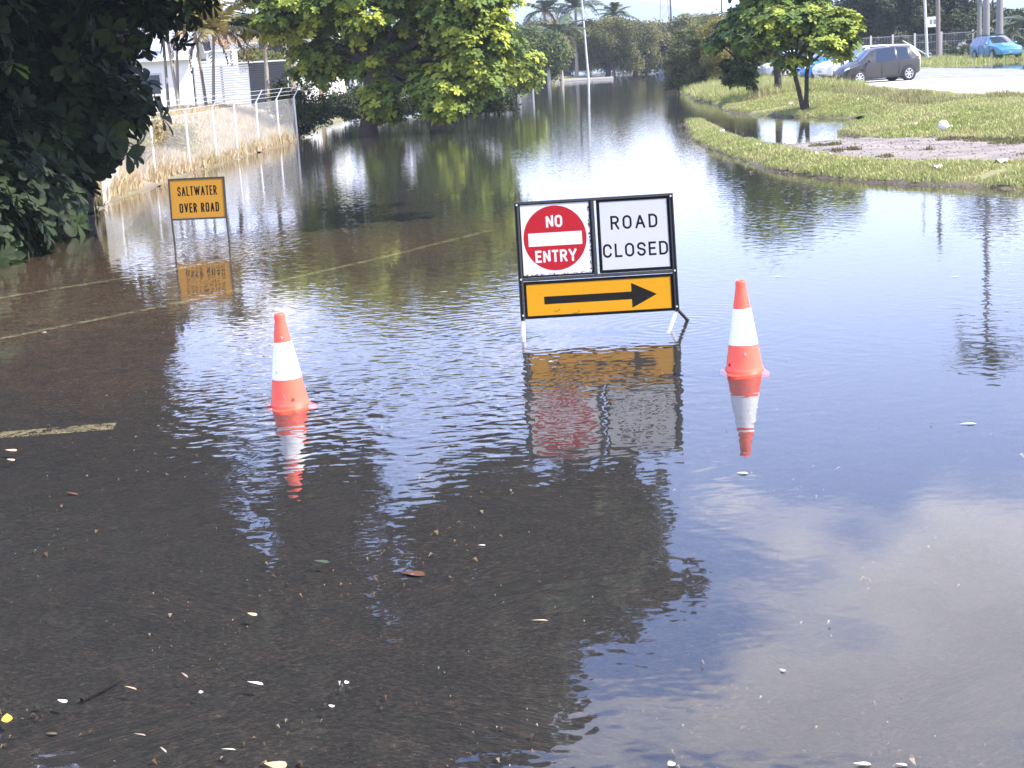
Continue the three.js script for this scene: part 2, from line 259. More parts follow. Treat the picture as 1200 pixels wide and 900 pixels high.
function pole(name, label, x, z, h, r, mat, lean = 0, arms = true) {
  const t = thing(name, label, 'pole', [x, -0.1, z]);
  part('pole_shaft', rod(V(0, 0, 0), V(lean, h, 0), r, 10, r * 0.7), mat, t);
  if (arms) { part('crossarm', box(1.8, 0.1, 0.1, lean, h - 0.5, 0.14), timberPole, t); for (const k of [-0.8, -0.3, 0.3, 0.8]) part('insulator', new THREE.CylinderGeometry(0.03, 0.04, 0.16, 8).translate(lean + k, h - 0.37, 0.14), palePole, t); }
  return t;
}
pole('power_pole', 'thin dark power pole standing beside the far pylon', 32.6, -300, 15.5, 0.22, darkSteel);
pole('power_pole', 'grey power pole rising above the yellow-green treetops left of the coconut palms', 2.2, -180, 11, 0.15, galv, -0.3);
pole('power_pole', 'thick timber power pole on the verge, right of the small white board', 31.3, -116, 13, 0.17, timberPole, 0, true);
pole('power_pole', 'thinner leaning pole left of the timber pole by the small white board', 31.2, -118.5, 12, 0.11, palePole, -0.4, false);
pole('power_pole', 'distant power pole with crossarms behind the right-hand verge trees', 46, -330, 14, 0.2, darkSteel);
{
  const t = thing('street_light', 'pale street light pole in the flood beside the far coconut palm', 'street light', [8.6, -0.15, -150]);
  part('pole_shaft', rod(V(0, 0, 0), V(-0.35, 9.5, 0), 0.11, 10, 0.07), palePole, t);
  part('light_arm', limb([V(-0.35, 9.4, 0), V(-0.1, 9.9, 0), V(1.2, 10.1, 0)], [0.05, 0.05, 0.04], 6), galv, t);
  part('lamp_head', cbox(0.7, 0.12, 0.25, 0.03, 1.45, 10.08, 0), galv, t);
}
{ const g = []; for (const [a, b, h] of [[-20, 33, 15.1], [33, 100, 15.1]]) for (const dz of [-0.6, 0.6]) { const pts = []; for (let k = 0; k <= 10; k++) { const u = k / 10; pts.push(V(lerp(a, b, u), h - 1.6 * 4 * u * (1 - u) * 0.5, -300 + dz)); } g.push(new THREE.TubeGeometry(new THREE.CatmullRomCurve3(pts), 30, 0.035, 4)); }
  solo('power_line', g, darkSteel, 'thin power lines strung from the dark pole by the pylon', 'power line'); }

// ------------------------------------------------------------------ leaves, trees, palms
function leafGeo(len, wid, fold = 0.25, curl = 0.25) {   // broad leaf along +z, folded at the midrib
  const prof = [[0, 0.04], [0.25, 0.5], [0.55, 0.9], [0.78, 1], [0.93, 0.6], [1, 0.05]], pos = [], idx = [];
  prof.forEach(([t, w]) => { const y = -curl * len * t * t, x = w * wid / 2; pos.push(-x, y + fold * x, t * len, 0, y, t * len, x, y + fold * x, t * len); });
  for (let i = 0; i < prof.length - 1; i++) { const a = i * 3; idx.push(a, a + 3, a + 1, a + 1, a + 3, a + 4, a + 1, a + 4, a + 2, a + 2, a + 4, a + 5); }
  const g = new THREE.BufferGeometry(); g.setAttribute('position', new THREE.Float32BufferAttribute(pos, 3)); g.setIndex(idx); g.computeVertexNormals(); return g;
}
const simpleLeaf = (len, wid, curl = 0.2) => {
  const g = new THREE.BufferGeometry(), c = -curl * len; g.setAttribute('position', new THREE.Float32BufferAttribute([0, 0, 0, -wid / 2, 0.02, len * 0.6, wid / 2, 0.02, len * 0.6, 0, c, len], 3)); g.setIndex([0, 1, 2, 1, 3, 2]); g.computeVertexNormals(); return g;
};
function rosetteGeo(n, len, wid, seed, fine) {
  const r = rng(seed), l = [];
  for (let i = 0; i < n; i++) { const s = 0.75 + r() * 0.45, g = fine ? leafGeo(len * s, wid * s, 0.2, 0.25) : simpleLeaf(len * s, wid * s); g.rotateX(-(0.15 + r() * 0.7)); g.rotateY(i / n * Math.PI * 2 + r() * 0.8); l.push(g.toNonIndexed()); }
  return mergeGeometries(l);
}
function sprigGeo(n, len, wid, spread, seed) {   // many small leaves through a little volume
  const r = rng(seed), l = [];
  for (let i = 0; i < n; i++) { const g = simpleLeaf(len * (0.7 + r() * 0.6), wid * (0.7 + r() * 0.6)); g.rotateX(r() * 6.28); g.rotateY(r() * 6.28); g.rotateZ(r() * 6.28); g.translate((r() - 0.5) * spread, (r() - 0.5) * spread * 0.8, (r() - 0.5) * spread); l.push(g.toNonIndexed()); }
  return mergeGeometries(l);
}
const almondRosette = rosetteGeo(9, 0.3, 0.125, 3, true), almondRosetteFar = rosetteGeo(9, 0.3, 0.14, 4, false);
const fineSprig = sprigGeo(34, 0.16, 0.05, 0.55, 5), roundSprig = sprigGeo(22, 0.15, 0.09, 0.5, 6);
const Y = V(0, 1, 0), q1 = new THREE.Quaternion(), q2 = new THREE.Quaternion();
// Leaf rosettes clustered through ellipsoids: [cx,cy,cz,rx,ry,rz,clumps]
function crownList(blobs, { seed, per, clump, size = 1, upBias = 0.7, base, tip, tipShare = 0.25, spread = 0.3, flat: fl = 0.7, shell = 0.45 }) {
  const r = rng(seed), out = [], n3 = () => { let x, y, z, l; do { x = r() * 2 - 1; y = r() * 2 - 1; z = r() * 2 - 1; l = Math.hypot(x, y, z); } while (l > 1 || l < 0.01); return V(x / l, y / l, z / l); };
  for (const [cx, cy, cz, rx, ry, rz, count] of blobs) for (let k = 0; k < count; k++) {
    const d = n3(), rad = Math.pow(r(), shell), cc = V(cx + d.x * rx * rad, cy + d.y * ry * rad, cz + d.z * rz * rad), cs = clump * (0.6 + r() * 0.8), tone = r(), young = r() < tipShare;
    for (let i = 0; i < per; i++) {
      const e = n3(), er = Math.pow(r(), 0.4); if (e.y < -0.3 && r() < 0.6) e.y *= -1;
      const p = V(cc.x + e.x * cs * er, cc.y + e.y * cs * fl * er, cc.z + e.z * cs * er);
      const nrm = e.multiplyScalar(0.8).addScaledVector(d, 0.4).add(V((r() - 0.5) * 0.7, upBias, (r() - 0.5) * 0.7)).normalize();
      q1.setFromUnitVectors(Y, nrm); q2.setFromAxisAngle(Y, r() * 6.283); q1.multiply(q2);
      const s = size * (0.75 + r() * 0.5), c = mixc(base, tip, (young ? 0.75 : 0.15) + (r() - 0.5) * spread + (tone - 0.5) * 0.3); c.multiplyScalar(0.8 + r() * 0.4);
      out.push({ m: new THREE.Matrix4().compose(p, q1.clone(), V(s, s, s)), c, p });
    }
  }
  return out;
}
function tree(name, label, group, { x, z, y = -0.1, trunk, limbs, blobs, geo, mat = foliage, tm = bark, opt }) {
  const t = thing(name, label, 'tree', [x, y, z], 0, group), v = (a) => V(a[0] - x, a[1] - y, a[2] - z);
  part('trunk', trunk.map ? limb(trunk[0].map(v), trunk[1], 10, 0.25) : trunk, tm, t);
  for (const [pts, radii] of limbs) part('limb', limb(pts.map(v), radii, 7, 0.2), tm, t);
  const list = crownList(blobs.map((b) => [b[0] - x, b[1] - y, b[2] - z, ...b.slice(3)]), opt);
  instances('crown', geo, mat, list, t); return t;
}
// limbs from a fork to each blob
function autoLimbs(fork, blobs, r0, seed, per = 2) { const r = rng(seed), out = []; for (const b of blobs) for (let k = 0; k < per; k++) { const e = [b[0] + (r() - 0.5) * b[3] * 1.2, b[1] + (r() - 0.3) * b[4] * 0.9, b[2] + (r() - 0.5) * b[5] * 1.2], m = [lerp(fork[0], e[0], 0.45) + (r() - 0.5) * 0.3, lerp(fork[1], e[1], 0.55 + (r() - 0.5) * 0.2), lerp(fork[2], e[2], 0.45)]; out.push([[fork, m, e], [r0, r0 * 0.6, r0 * 0.2]]); } return out; }

const gDark = C(0.03, 0.05, 0.015), gMid = C(0.11, 0.17, 0.03), gBright = C(0.24, 0.32, 0.04), gYellow = C(0.44, 0.48, 0.06), gOlive = C(0.14, 0.15, 0.045);

{ // the big dark tree leaning over the left bank
  const X = -7.35, Z = -28.2, blobs = [[-8.0, 6.3, -27, 2.9, 2.9, 3.2, 190], [-4.2, 9.0, -26.5, 3.2, 1.5, 3, 120], [0.3, 5.4, -25.2, 2.5, 1.5, 2.4, 84], [-1.5, 7.6, -25.6, 2.2, 1.6, 2.3, 84], [-9.2, 4.6, -27, 3.2, 2.6, 3, 120], [-9.4, 2.6, -27.4, 2.6, 1.8, 2.2, 130], [-9.0, 1.35, -26.4, 1.6, 1.2, 1.8, 80], [-7.3, 3.2, -27.2, 1.1, 1.1, 1.3, 50], [-6.9, 1.9, -27.4, 0.75, 0.9, 0.8, 30], [-7.9, 1.0, -26, 0.8, 0.6, 1.0, 26], [-8.0, 0.75, -23.6, 0.95, 0.75, 1.2, 60], [-7.5, 0.45, -25.6, 0.5, 0.4, 0.9, 26], [-8.6, 1.6, -24.0, 1.0, 0.9, 1.2, 50], [-6.0, 5.2, -23.8, 1.5, 1.4, 1.5, 80], [-5.2, 7.2, -23.6, 1.9, 1.3, 1.6, 80], [-3.3, 5.2, -26.5, 0.7, 1.7, 0.8, 34], [-8.2, 3.4, -23.6, 1.2, 1.0, 1.2, 50], [-4.7, 5.6, -22.9, 1.4, 1.0, 1.2, 60], [-7.35, 0.4, -22.6, 0.5, 0.4, 0.8, 26], [-7.6, 0.7, -21.8, 0.7, 0.6, 0.7, 24], [-5.6, 3.3, -25.6, 0.3, 0.35, 0.4, 4], [-4.95, 3.42, -25.4, 0.3, 0.15, 0.4, 2]];
  const fork = [-5.9, 4.2, -28], y = -0.05, limbs = autoLimbs(fork, blobs.slice(0, 4), 0.17, 21, 3);
  limbs.push([[[-7.05, 1.2, -28.2], [-8.2, 2.2, -27.6], [-9.4, 2.9, -27.3]], [0.13, 0.09, 0.03]], [[[-6.8, 1.7, -28.1], [-6.3, 1.95, -27.6], [-5.75, 1.8, -27.3]], [0.06, 0.045, 0.02]], [[[-6.3, 3.0, -28], [-6.0, 2.4, -27.4], [-5.6, 2.0, -27.0]], [0.05, 0.04, 0.02]], [[[-5.7, 4.9, -27.8], [-5.5, 4.3, -26.6], [-5.5, 3.5, -25.7]], [0.06, 0.04, 0.015]]);
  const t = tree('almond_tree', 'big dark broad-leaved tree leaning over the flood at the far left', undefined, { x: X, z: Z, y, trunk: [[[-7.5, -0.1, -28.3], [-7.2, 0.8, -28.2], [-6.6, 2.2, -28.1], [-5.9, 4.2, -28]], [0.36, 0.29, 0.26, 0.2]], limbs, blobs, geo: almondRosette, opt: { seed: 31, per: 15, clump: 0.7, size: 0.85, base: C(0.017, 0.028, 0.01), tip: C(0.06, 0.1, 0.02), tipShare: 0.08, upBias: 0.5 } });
  // single leaves on the near side, each its own
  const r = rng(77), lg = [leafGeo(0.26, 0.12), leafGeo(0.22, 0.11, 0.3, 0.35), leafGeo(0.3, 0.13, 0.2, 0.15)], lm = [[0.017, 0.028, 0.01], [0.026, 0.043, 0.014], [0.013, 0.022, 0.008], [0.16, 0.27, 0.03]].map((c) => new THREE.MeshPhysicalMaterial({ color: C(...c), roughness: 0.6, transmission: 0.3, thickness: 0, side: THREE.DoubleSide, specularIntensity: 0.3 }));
  const spots = [];
  for (let k = 0; k < 24; k++) spots.push([-9.4 + r() * 2.6, 0.6 + r() * 2.6, -24.6 - r() * 1.2, k < 3 ? 3 : -1]);
  spots.push([-8.85, 1.95, -24.6, 3], [-8.8, 1.9, -24.6, 3], [-7.45, 0.75, -24.9, 3], [-7.5, 0.7, -24.9, 3]);
  for (const s of [[-5.95, 2.35, -26.2], [-5.7, 2.2, -26.2], [-5.75, 1.95, -26.4], [-6.2, 2.7, -26.4], [-6.4, 2.3, -26.6], [-6.1, 1.85, -26.6], [-5.6, 3.3, -25.6], [-5.45, 3.0, -25.6], [-5.4, 2.8, -25.6], [-4.95, 3.2, -25.4], [-4.7, 3.25, -25.4], [-5.55, 2.95, -25.7], [-6.6, 2.6, -26.5], [-6.5, 2.95, -26.4]]) spots.push([...s, -1]);
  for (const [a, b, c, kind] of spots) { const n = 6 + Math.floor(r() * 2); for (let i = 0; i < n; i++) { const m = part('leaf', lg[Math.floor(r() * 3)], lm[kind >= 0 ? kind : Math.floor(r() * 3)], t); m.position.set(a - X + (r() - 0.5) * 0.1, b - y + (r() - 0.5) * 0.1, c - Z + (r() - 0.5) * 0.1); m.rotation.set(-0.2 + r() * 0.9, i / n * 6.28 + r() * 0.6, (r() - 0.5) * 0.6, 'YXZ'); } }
}
{ // centre almond tree, standing in the flood
  const blobs = [[-3.6, 4.9, -57.5, 3.4, 1.9, 3.2, 230], [-6.7, 4.4, -58, 2.3, 1.2, 2.3, 110], [-0.9, 4.3, -56.5, 1.9, 1.7, 2.1, 150], [-0.5, 2.7, -56.2, 1.1, 1.1, 1.5, 80], [-1.7, 1.5, -56.2, 1.1, 0.75, 1.3, 60], [-3.8, 2.7, -58.2, 2.4, 0.9, 1.6, 110], [-6.0, 2.6, -58.6, 1.2, 0.8, 1.3, 50], [-3.9, 1.1, -57.2, 0.55, 0.8, 0.6, 34], [-2.2, 2.2, -58.6, 1.6, 0.9, 1.2, 60], [-1.7, 0.85, -55.8, 1.0, 0.45, 0.9, 40], [-0.5, 1.5, -56, 0.8, 0.7, 1.0, 40]];
  tree('almond_tree', 'large bright-crowned tree in the middle left, standing in the flood beyond the wire fence', undefined, { x: -4.5, z: -57.3, trunk: [[[-4.5, -0.1, -57.3], [-4.4, 0.9, -57.3], [-4.2, 2.1, -57.3], [-3.9, 3.2, -57.3]], [0.34, 0.27, 0.24, 0.2]], limbs: autoLimbs([-4.1, 2.4, -57.3], blobs.slice(0, 7), 0.15, 22, 2), blobs, geo: almondRosette, opt: { seed: 32, per: 18, clump: 0.5, size: 0.62, base: gMid, tip: gYellow, tipShare: 0.42, upBias: 0.9 } });
}
tree('almond_tree', 'smaller tree with yellow-green crown right of the large middle tree', undefined, (() => {
  const blobs = [[-0.5, 2.5, -84, 1.5, 0.7, 1.4, 70], [0.9, 2.1, -84, 1.3, 0.75, 1.3, 70], [1.4, 1.35, -84.3, 0.9, 0.6, 1.0, 40], [-0.6, 1.6, -84, 1.0, 0.5, 1.0, 30]];
  return { x: 1.0, z: -84.3, trunk: [[[1.0, -0.1, -84.3], [0.95, 0.8, -84.3], [0.7, 1.9, -84.2]], [0.15, 0.12, 0.08]], limbs: autoLimbs([0.85, 1.7, -84.3], blobs, 0.09, 23, 2), blobs, geo: almondRosetteFar, opt: { seed: 33, per: 16, clump: 0.55, size: 0.85, base: gMid, tip: gYellow, tipShare: 0.5, upBias: 0.9 } };
})());
// bushes along the fence and behind
tree('shrub', 'dark leafy shrub smothering the far end of the wire fence', undefined, (() => { const blobs = [[-7.3, 1.0, -59, 0.9, 0.9, 1.2, 30], [-6.4, 0.8, -58.5, 0.7, 0.7, 0.9, 18]]; return { x: -7.2, z: -59.2, y: 0, trunk: [[[-7.2, 0, -59.2], [-7.2, 0.9, -59.2], [-7.4, 1.7, -59.6]], [0.09, 0.07, 0.04]], limbs: autoLimbs([-7.2, 0.6, -59.2], blobs, 0.05, 24, 2), blobs, geo: roundSprig, mat: matteFoliage, opt: { seed: 34, per: 7, clump: 0.4, size: 0.7, base: gDark, tip: gOlive } }; })());
tree('shrub', 'rounded olive shrub above the dark slatted wall', undefined, (() => { const blobs = [[-10.9, 3.0, -76, 1.3, 0.55, 1.0, 34], [-10.0, 2.6, -76, 0.8, 0.4, 0.8, 16]]; return { x: -10.8, z: -76, y: 0.4, trunk: [[[-10.8, 0.4, -76], [-10.8, 1.5, -76], [-10.8, 2.6, -76]], [0.1, 0.08, 0.05]], limbs: autoLimbs([-10.8, 1.6, -76], blobs, 0.05, 25, 3), blobs, geo: roundSprig, mat: matteFoliage, opt: { seed: 35, per: 8, clump: 0.35, size: 0.6, base: gOlive, tip: C(0.22, 0.18, 0.05), tipShare: 0.2 } }; })());
for (const [i, [x, z, h]] of [[-8.15, -37.5, 1.0], [-8.5, -34.5, 1.2], [-8.0, -42, 0.6]].entries()) tree('shrub', ['golden dry shrub behind the first wire fence posts', 'straw-yellow shrub between the dark tree and the wire fence', 'low dry shrub at the foot of the fence behind the yellow water sign'][i], undefined, (() => { const blobs = [[x, 0.5 + h * 0.55, z, 0.5, h * 0.5, 0.6, 14]]; return { x, z, y: 0.2, trunk: [[[x, 0.2, z], [x, 0.5, z], [x + 0.05, 0.5 + h * 0.4, z]], [0.04, 0.03, 0.02]], limbs: autoLimbs([x, 0.4, z], blobs, 0.02, 50 + i, 3), blobs, geo: fineSprig, mat: matteFoliage, opt: { seed: 60 + i, per: 6, clump: 0.25, size: 0.6, base: C(0.3, 0.22, 0.08), tip: C(0.36, 0.34, 0.1), tipShare: 0.3 } }; })());

// right verge: three young almond trees
const vergeTrees = 'young almond trees on the right verge';
tree('almond_tree', 'twin-stemmed young tree on the verge beside the inlet, right of its row', vergeTrees, (() => {
  const blobs = [[9.5, 2.95, -51.8, 1.15, 0.4, 1.1, 60], [10.6, 2.7, -51.6, 0.95, 0.5, 0.9, 50], [8.6, 2.35, -51.9, 0.8, 0.35, 0.8, 16], [10.1, 2.2, -51.6, 1.2, 0.35, 1.0, 20], [10.9, 2.0, -51.4, 0.55, 0.3, 0.6, 9], [9.3, 1.7, -51.6, 0.7, 0.3, 0.7, 9]];
  return { x: 9.75, z: -51.8, y: 0.1, trunk: mergeGeometries([limb([V(0, -0.1, 0), V(-0.14, 0.5, 0), V(-0.3, 1.3, 0), V(-0.35, 1.9, 0)], [0.1, 0.075, 0.065, 0.05], 8, 0.2), limb([V(0.03, -0.1, 0.02), V(0.06, 0.6, 0), V(0.12, 1.4, 0), V(0.35, 2.0, 0)], [0.1, 0.07, 0.06, 0.05], 8, 0.2)]), limbs: [...autoLimbs([9.45, 1.7, -51.8], blobs.slice(0, 3), 0.05, 26, 2), ...autoLimbs([9.95, 1.6, -51.8], blobs.slice(1, 6), 0.045, 27, 1)], blobs, geo: almondRosette, opt: { seed: 36, per: 16, clump: 0.36, size: 0.55, base: gMid, tip: gYellow, tipShare: 0.45, upBias: 1.1, flat: 0.45 } };
})());
tree('almond_tree', 'young verge tree with a thick straight trunk, middle of its row', vergeTrees, (() => {
  const blobs = [[10.3, 4.4, -63, 1.7, 0.8, 1.5, 46], [10.0, 3.2, -63, 1.2, 0.4, 1.2, 34], [11.4, 3.8, -62.6, 1.2, 0.6, 1.2, 28], [10.2, 2.6, -62.6, 1.6, 0.5, 1.2, 26]];
  return { x: 10.8, z: -62.6, y: 0.1, trunk: [[[10.8, 0, -62.6], [10.78, 0.8, -62.6], [10.7, 1.9, -62.6], [10.5, 2.8, -62.7]], [0.17, 0.14, 0.12, 0.08]], limbs: autoLimbs([10.7, 1.7, -62.6], blobs, 0.08, 28, 2), blobs, geo: almondRosetteFar, opt: { seed: 37, per: 18, clump: 0.45, size: 0.7, base: gMid, tip: gBright, tipShare: 0.4, upBias: 1.0, flat: 0.5 } };
})());
tree('almond_tree', 'young verge tree leaning over the inlet, left of its row', vergeTrees, (() => {
  const blobs = [[9.7, 2.9, -64, 1.0, 0.4, 1.0, 30], [10.2, 2.2, -64, 1.0, 0.45, 1.0, 26], [9.4, 1.15, -63.4, 0.6, 0.5, 0.7, 20], [8.9, 2.45, -64, 0.5, 0.3, 0.6, 12]];
  return { x: 10.35, z: -63.8, y: 0.1, trunk: [[[10.35, 0, -63.8], [10.1, 0.6, -63.8], [9.7, 1.4, -63.8], [9.3, 2.2, -63.9]], [0.17, 0.12, 0.1, 0.07]], limbs: autoLimbs([9.9, 1.0, -63.8], blobs, 0.06, 29, 2), blobs, geo: almondRosetteFar, opt: { seed: 38, per: 18, clump: 0.42, size: 0.65, base: gDark, tip: gBright, tipShare: 0.4, upBias: 1.0, flat: 0.5 } };
})());
// two bushy small trees left of them
tree('mangrove_bush', 'round dark green bushy tree at the right water edge, left of the golden one', undefined, (() => {
  const blobs = [[10.5, 1.7, -88, 1.45, 1.25, 1.4, 70], [11.2, 2.7, -89, 1.3, 0.8, 1.2, 40], [10.2, 0.9, -87.6, 1.1, 0.7, 0.9, 30]];
  return { x: 10.8, z: -88.5, y: 0, trunk: [[[10.8, -0.1, -88.5], [10.8, 0.6, -88.5], [11.1, 1.8, -88.6], [11.4, 3.0, -88.6]], [0.13, 0.1, 0.08, 0.04]], limbs: autoLimbs([10.8, 0.6, -88.5], blobs, 0.06, 30, 3), blobs, geo: roundSprig, mat: matteFoliage, opt: { seed: 39, per: 8, clump: 0.4, size: 0.8, base: C(0.085, 0.1, 0.04), tip: C(0.2, 0.2, 0.07), tipShare: 0.3 } };
})());
tree('mangrove_bush', 'golden-olive feathery bushy tree between the dark bush and the verge trees', undefined, (() => {
  const blobs = [[12.2, 1.9, -86, 1.15, 1.2, 1.2, 60], [12.2, 2.9, -87, 1.2, 0.7, 1.0, 34], [12.6, 0.9, -85.6, 0.8, 0.7, 0.7, 24]];
  return { x: 12.2, z: -86, y: 0.1, trunk: [[[12.2, 0, -86], [12.2, 0.6, -86], [12.1, 1.7, -86]], [0.12, 0.09, 0.06]], limbs: autoLimbs([12.2, 0.7, -86], blobs, 0.05, 31, 3), blobs, geo: fineSprig, mat: matteFoliage, opt: { seed: 40, per: 8, clump: 0.4, size: 0.8, base: C(0.16, 0.155, 0.045), tip: C(0.3, 0.25, 0.06), tipShare: 0.4 } };
})());
// dark trees closing the flooded road
[[4.2, -139, 4.6, 2.5, 'dense green tree just left of the street light'], [10.9, -158, 5.6, 3.2, 'dark feathery tree right of the street light'], [13.9, -162, 5.0, 3.0, 'dark tree left of the white covered frame'], [17.6, -166, 5.3, 3.4, 'spreading dark tree arching over the white covered frame'], [21.5, -172, 5.2, 3.2, 'feathery dark tree right of the white covered frame'], [20, -138, 4.8, 2.3, 'olive-green tree behind the two bushy trees'], [25, -182, 5.6, 3.4, 'hazy green tree behind the dark bush, rightmost at the road end'], [1.2, -160, 5.6, 3.0, 'tall green tree behind the yellow-green trees left of the coconut palms'], [6.8, -175, 6.4, 3.4, 'tall hazy tree behind the coconut palms']].forEach(([x, z, h, w, label], i) => {
  const r = rng(100 + i), blobs = []; for (let k = 0; k < 7; k++) { const a = k / 7 * 6.28, rr = k ? w * 0.55 : 0; blobs.push([x + Math.cos(a) * rr, h * (0.56 + r() * 0.2), z + Math.sin(a) * rr, w * 0.5, h * 0.25, w * 0.5, 24]); } for (let k = 0; k < 4; k++) blobs.push([x + (r() - 0.5) * w * 1.5, h * (0.26 + r() * 0.1), z - 0.5 - r(), w * 0.34, h * 0.17, w * 0.3, 14]);
  tree('shade_tree', label, undefined, { x, z, y: -0.1, trunk: [[[x, -0.1, z], [x + 0.1, h * 0.2, z], [x, h * 0.5, z]], [0.3, 0.24, 0.15]], limbs: autoLimbs([x + 0.05, h * 0.25, z], blobs, 0.12, 130 + i, 1), blobs, geo: i % 3 === 0 ? roundSprig : fineSprig, mat: matteFoliage, opt: { seed: 140 + i, per: 9, clump: 0.75, size: 1.7, base: i === 0 || i === 7 ? C(0.08, 0.11, 0.035) : C(0.11, 0.115, 0.045), tip: i === 0 || i === 7 ? C(0.2, 0.23, 0.06) : C(0.28, 0.26, 0.09), tipShare: 0.3 } });
});
// dark trees behind the right-hand fence
[[27.5, -134, 5.2, 3.0, 'dark tree behind the parked cars, left of the back fence row'], [31.5, -131, 7.6, 4.0, 'tall dark tree behind the back fence left of the timber pole'], [35.5, -132, 7.0, 3.6, 'tall dark tree behind the timber pole and white board'], [38.5, -128, 3.6, 2.4, 'low dark tree between the white board and the blue wagon'], [43.5, -126, 4.2, 2.6, 'bushy dark tree behind the blue wagon'], [49, -130, 7.5, 3.5, 'tree at the far right edge behind the grey palms']].forEach(([x, z, h, w, label], i) => {
  const r = rng(200 + i), blobs = []; for (let k = 0; k < 8; k++) { const a = k / 7 * 6.28, rr = k ? w * 0.5 : 0; blobs.push([x + Math.cos(a) * rr, h * (0.5 + r() * 0.32), z + Math.sin(a) * rr, w * 0.5, h * 0.24, w * 0.5, 18]); }
  tree('shade_tree', label, undefined, { x, z, y: 0.3, trunk: [[[x, 0.3, z], [x - 0.1, h * 0.25, z], [x, h * 0.55, z]], [0.32, 0.26, 0.15]], limbs: autoLimbs([x - 0.05, h * 0.3, z], blobs, 0.12, 230 + i, 1), blobs, geo: roundSprig, mat: matteFoliage, opt: { seed: 240 + i, per: 9, clump: 0.75, size: 1.6, base: C(0.035, 0.05, 0.022), tip: C(0.11, 0.125, 0.05), tipShare: 0.25 } });
});
// the wood that closes the view beyond the road end and behind the right-hand fence
{
  const r = rng(400), far = [], right = [];
  for (let k = 0; k < 46; k++) far.push([-38 + k * 2.3 + r(), 1.9 + r() * 0.9, -212 - r() * 14, 2.3, 2.4 + r() * 0.8, 2.2, 16]);
  for (let k = 0; k < 24; k++) right.push([22 + k * 2.1 + r(), 1.7 + r() * 0.5, -139 - r() * 6, 1.8, 1.7 + r() * 0.5, 1.8, 16]);
  for (const [label, blobs, seed] of [['dark mass of woodland closing the far end of the flooded road', far, 401], ['dark undergrowth massed behind the right-hand wire fence', right, 402]]) { const im = instances(numbered('woodland'), roundSprig, matteFoliage, crownList(blobs, { seed, per: 9, clump: 0.9, size: 2.2, base: C(0.05, 0.065, 0.03), tip: C(0.12, 0.13, 0.055), tipShare: 0.2 }), scene); describe(im, label, 'woodland'); }
}
{ const r = rng(410), blobs = []; for (let k = 0; k < 14; k++) blobs.push([-6.8 + k * 0.55, 0.55 + r() * 0.25, -70.5 - r(), 0.6, 0.5 + r() * 0.25, 0.6, 12]);
  tree('hedge', 'low dark hedge in front of the pale house under the large middle tree', undefined, { x: -3.2, z: -70.8, y: -0.1, trunk: [[[-3.2, -0.1, -70.8], [-3.2, 0.3, -70.8], [-3.2, 0.7, -70.8]], [0.06, 0.05, 0.03]], limbs: [], blobs, geo: roundSprig, mat: matteFoliage, opt: { seed: 411, per: 7, clump: 0.4, size: 0.9, base: C(0.03, 0.045, 0.018), tip: gOlive, tipShare: 0.1 } }).userData.category = 'hedge'; }
// flowering hedge by the fence
[[33.6, -117.5, 'white-flowering shrub left of its pair by the timber pole'], [35.2, -117, 'larger white-flowering shrub beside the blue wagon']].forEach(([x, z, label], i) => {
  const blobs = [[x, 1.05, z, 0.8 + i * 0.2, 0.6, 0.7, 16 + 8 * i]];
  const t = tree('flowering_shrub', label, undefined, { x, z, y: 0.4, trunk: [[[x, 0.4, z], [x, 0.7, z], [x + 0.05, 1.0, z]], [0.05, 0.04, 0.03]], limbs: autoLimbs([x, 0.6, z], blobs, 0.03, 260 + i, 3), blobs, geo: roundSprig, mat: matteFoliage, opt: { seed: 270 + i, per: 7, clump: 0.35, size: 0.7, base: gDark, tip: gOlive } });
  instances('flowers', roundSprig, std(0.75, 0.73, 0.68, 0.8, { side: THREE.DoubleSide }), crownList([[0, 0.7, 0.1, 0.85 + i * 0.2, 0.6, 0.75, 12]], { seed: 280 + i, per: 4, clump: 0.25, size: 0.32, base: C(0.8, 0.78, 0.72), tip: C(0.75, 0.74, 0.6) }), t);
});

// palms
function frondGeo(L, droop, wid, seed) {
  const r = rng(seed), l = [], n = 26, at = (t) => V(0, L * (0.42 * t - droop * t * t), L * (t * (1 - 0.22 * droop * t)));
  l.push(limb([at(0), at(0.3), at(0.6), at(1)], [0.035, 0.025, 0.015, 0.005], 5).toNonIndexed());
  for (let i = 2; i <= n; i++) for (const s of [-1, 1]) {
    const t = i / n, p = at(t), len = wid * (Math.sin(Math.min(1, t * 1.15) * Math.PI * 0.85) * 0.9 + 0.18) * (0.85 + r() * 0.3), w = 0.045, dz = 0.35 + r() * 0.25, drop = -0.25 - 0.35 * r();
    const tip = V(p.x + s * len * 0.85, p.y + len * drop, p.z + len * dz), mid = V(p.x + s * len * 0.45, p.y + len * drop * 0.25, p.z + len * dz * 0.5), g = new THREE.BufferGeometry();
    g.setAttribute('position', new THREE.Float32BufferAttribute([p.x, p.y, p.z - w, p.x, p.y, p.z + w, mid.x, mid.y, mid.z - w, mid.x, mid.y, mid.z + w, tip.x, tip.y, tip.z], 3)); g.setIndex([0, 1, 2, 1, 3, 2, 2, 3, 4]); g.computeVertexNormals(); g.setAttribute('uv', new THREE.Float32BufferAttribute(new Array(10).fill(0), 2)); l.push(g.toNonIndexed());
  }
  return mergeGeometries(l);
}
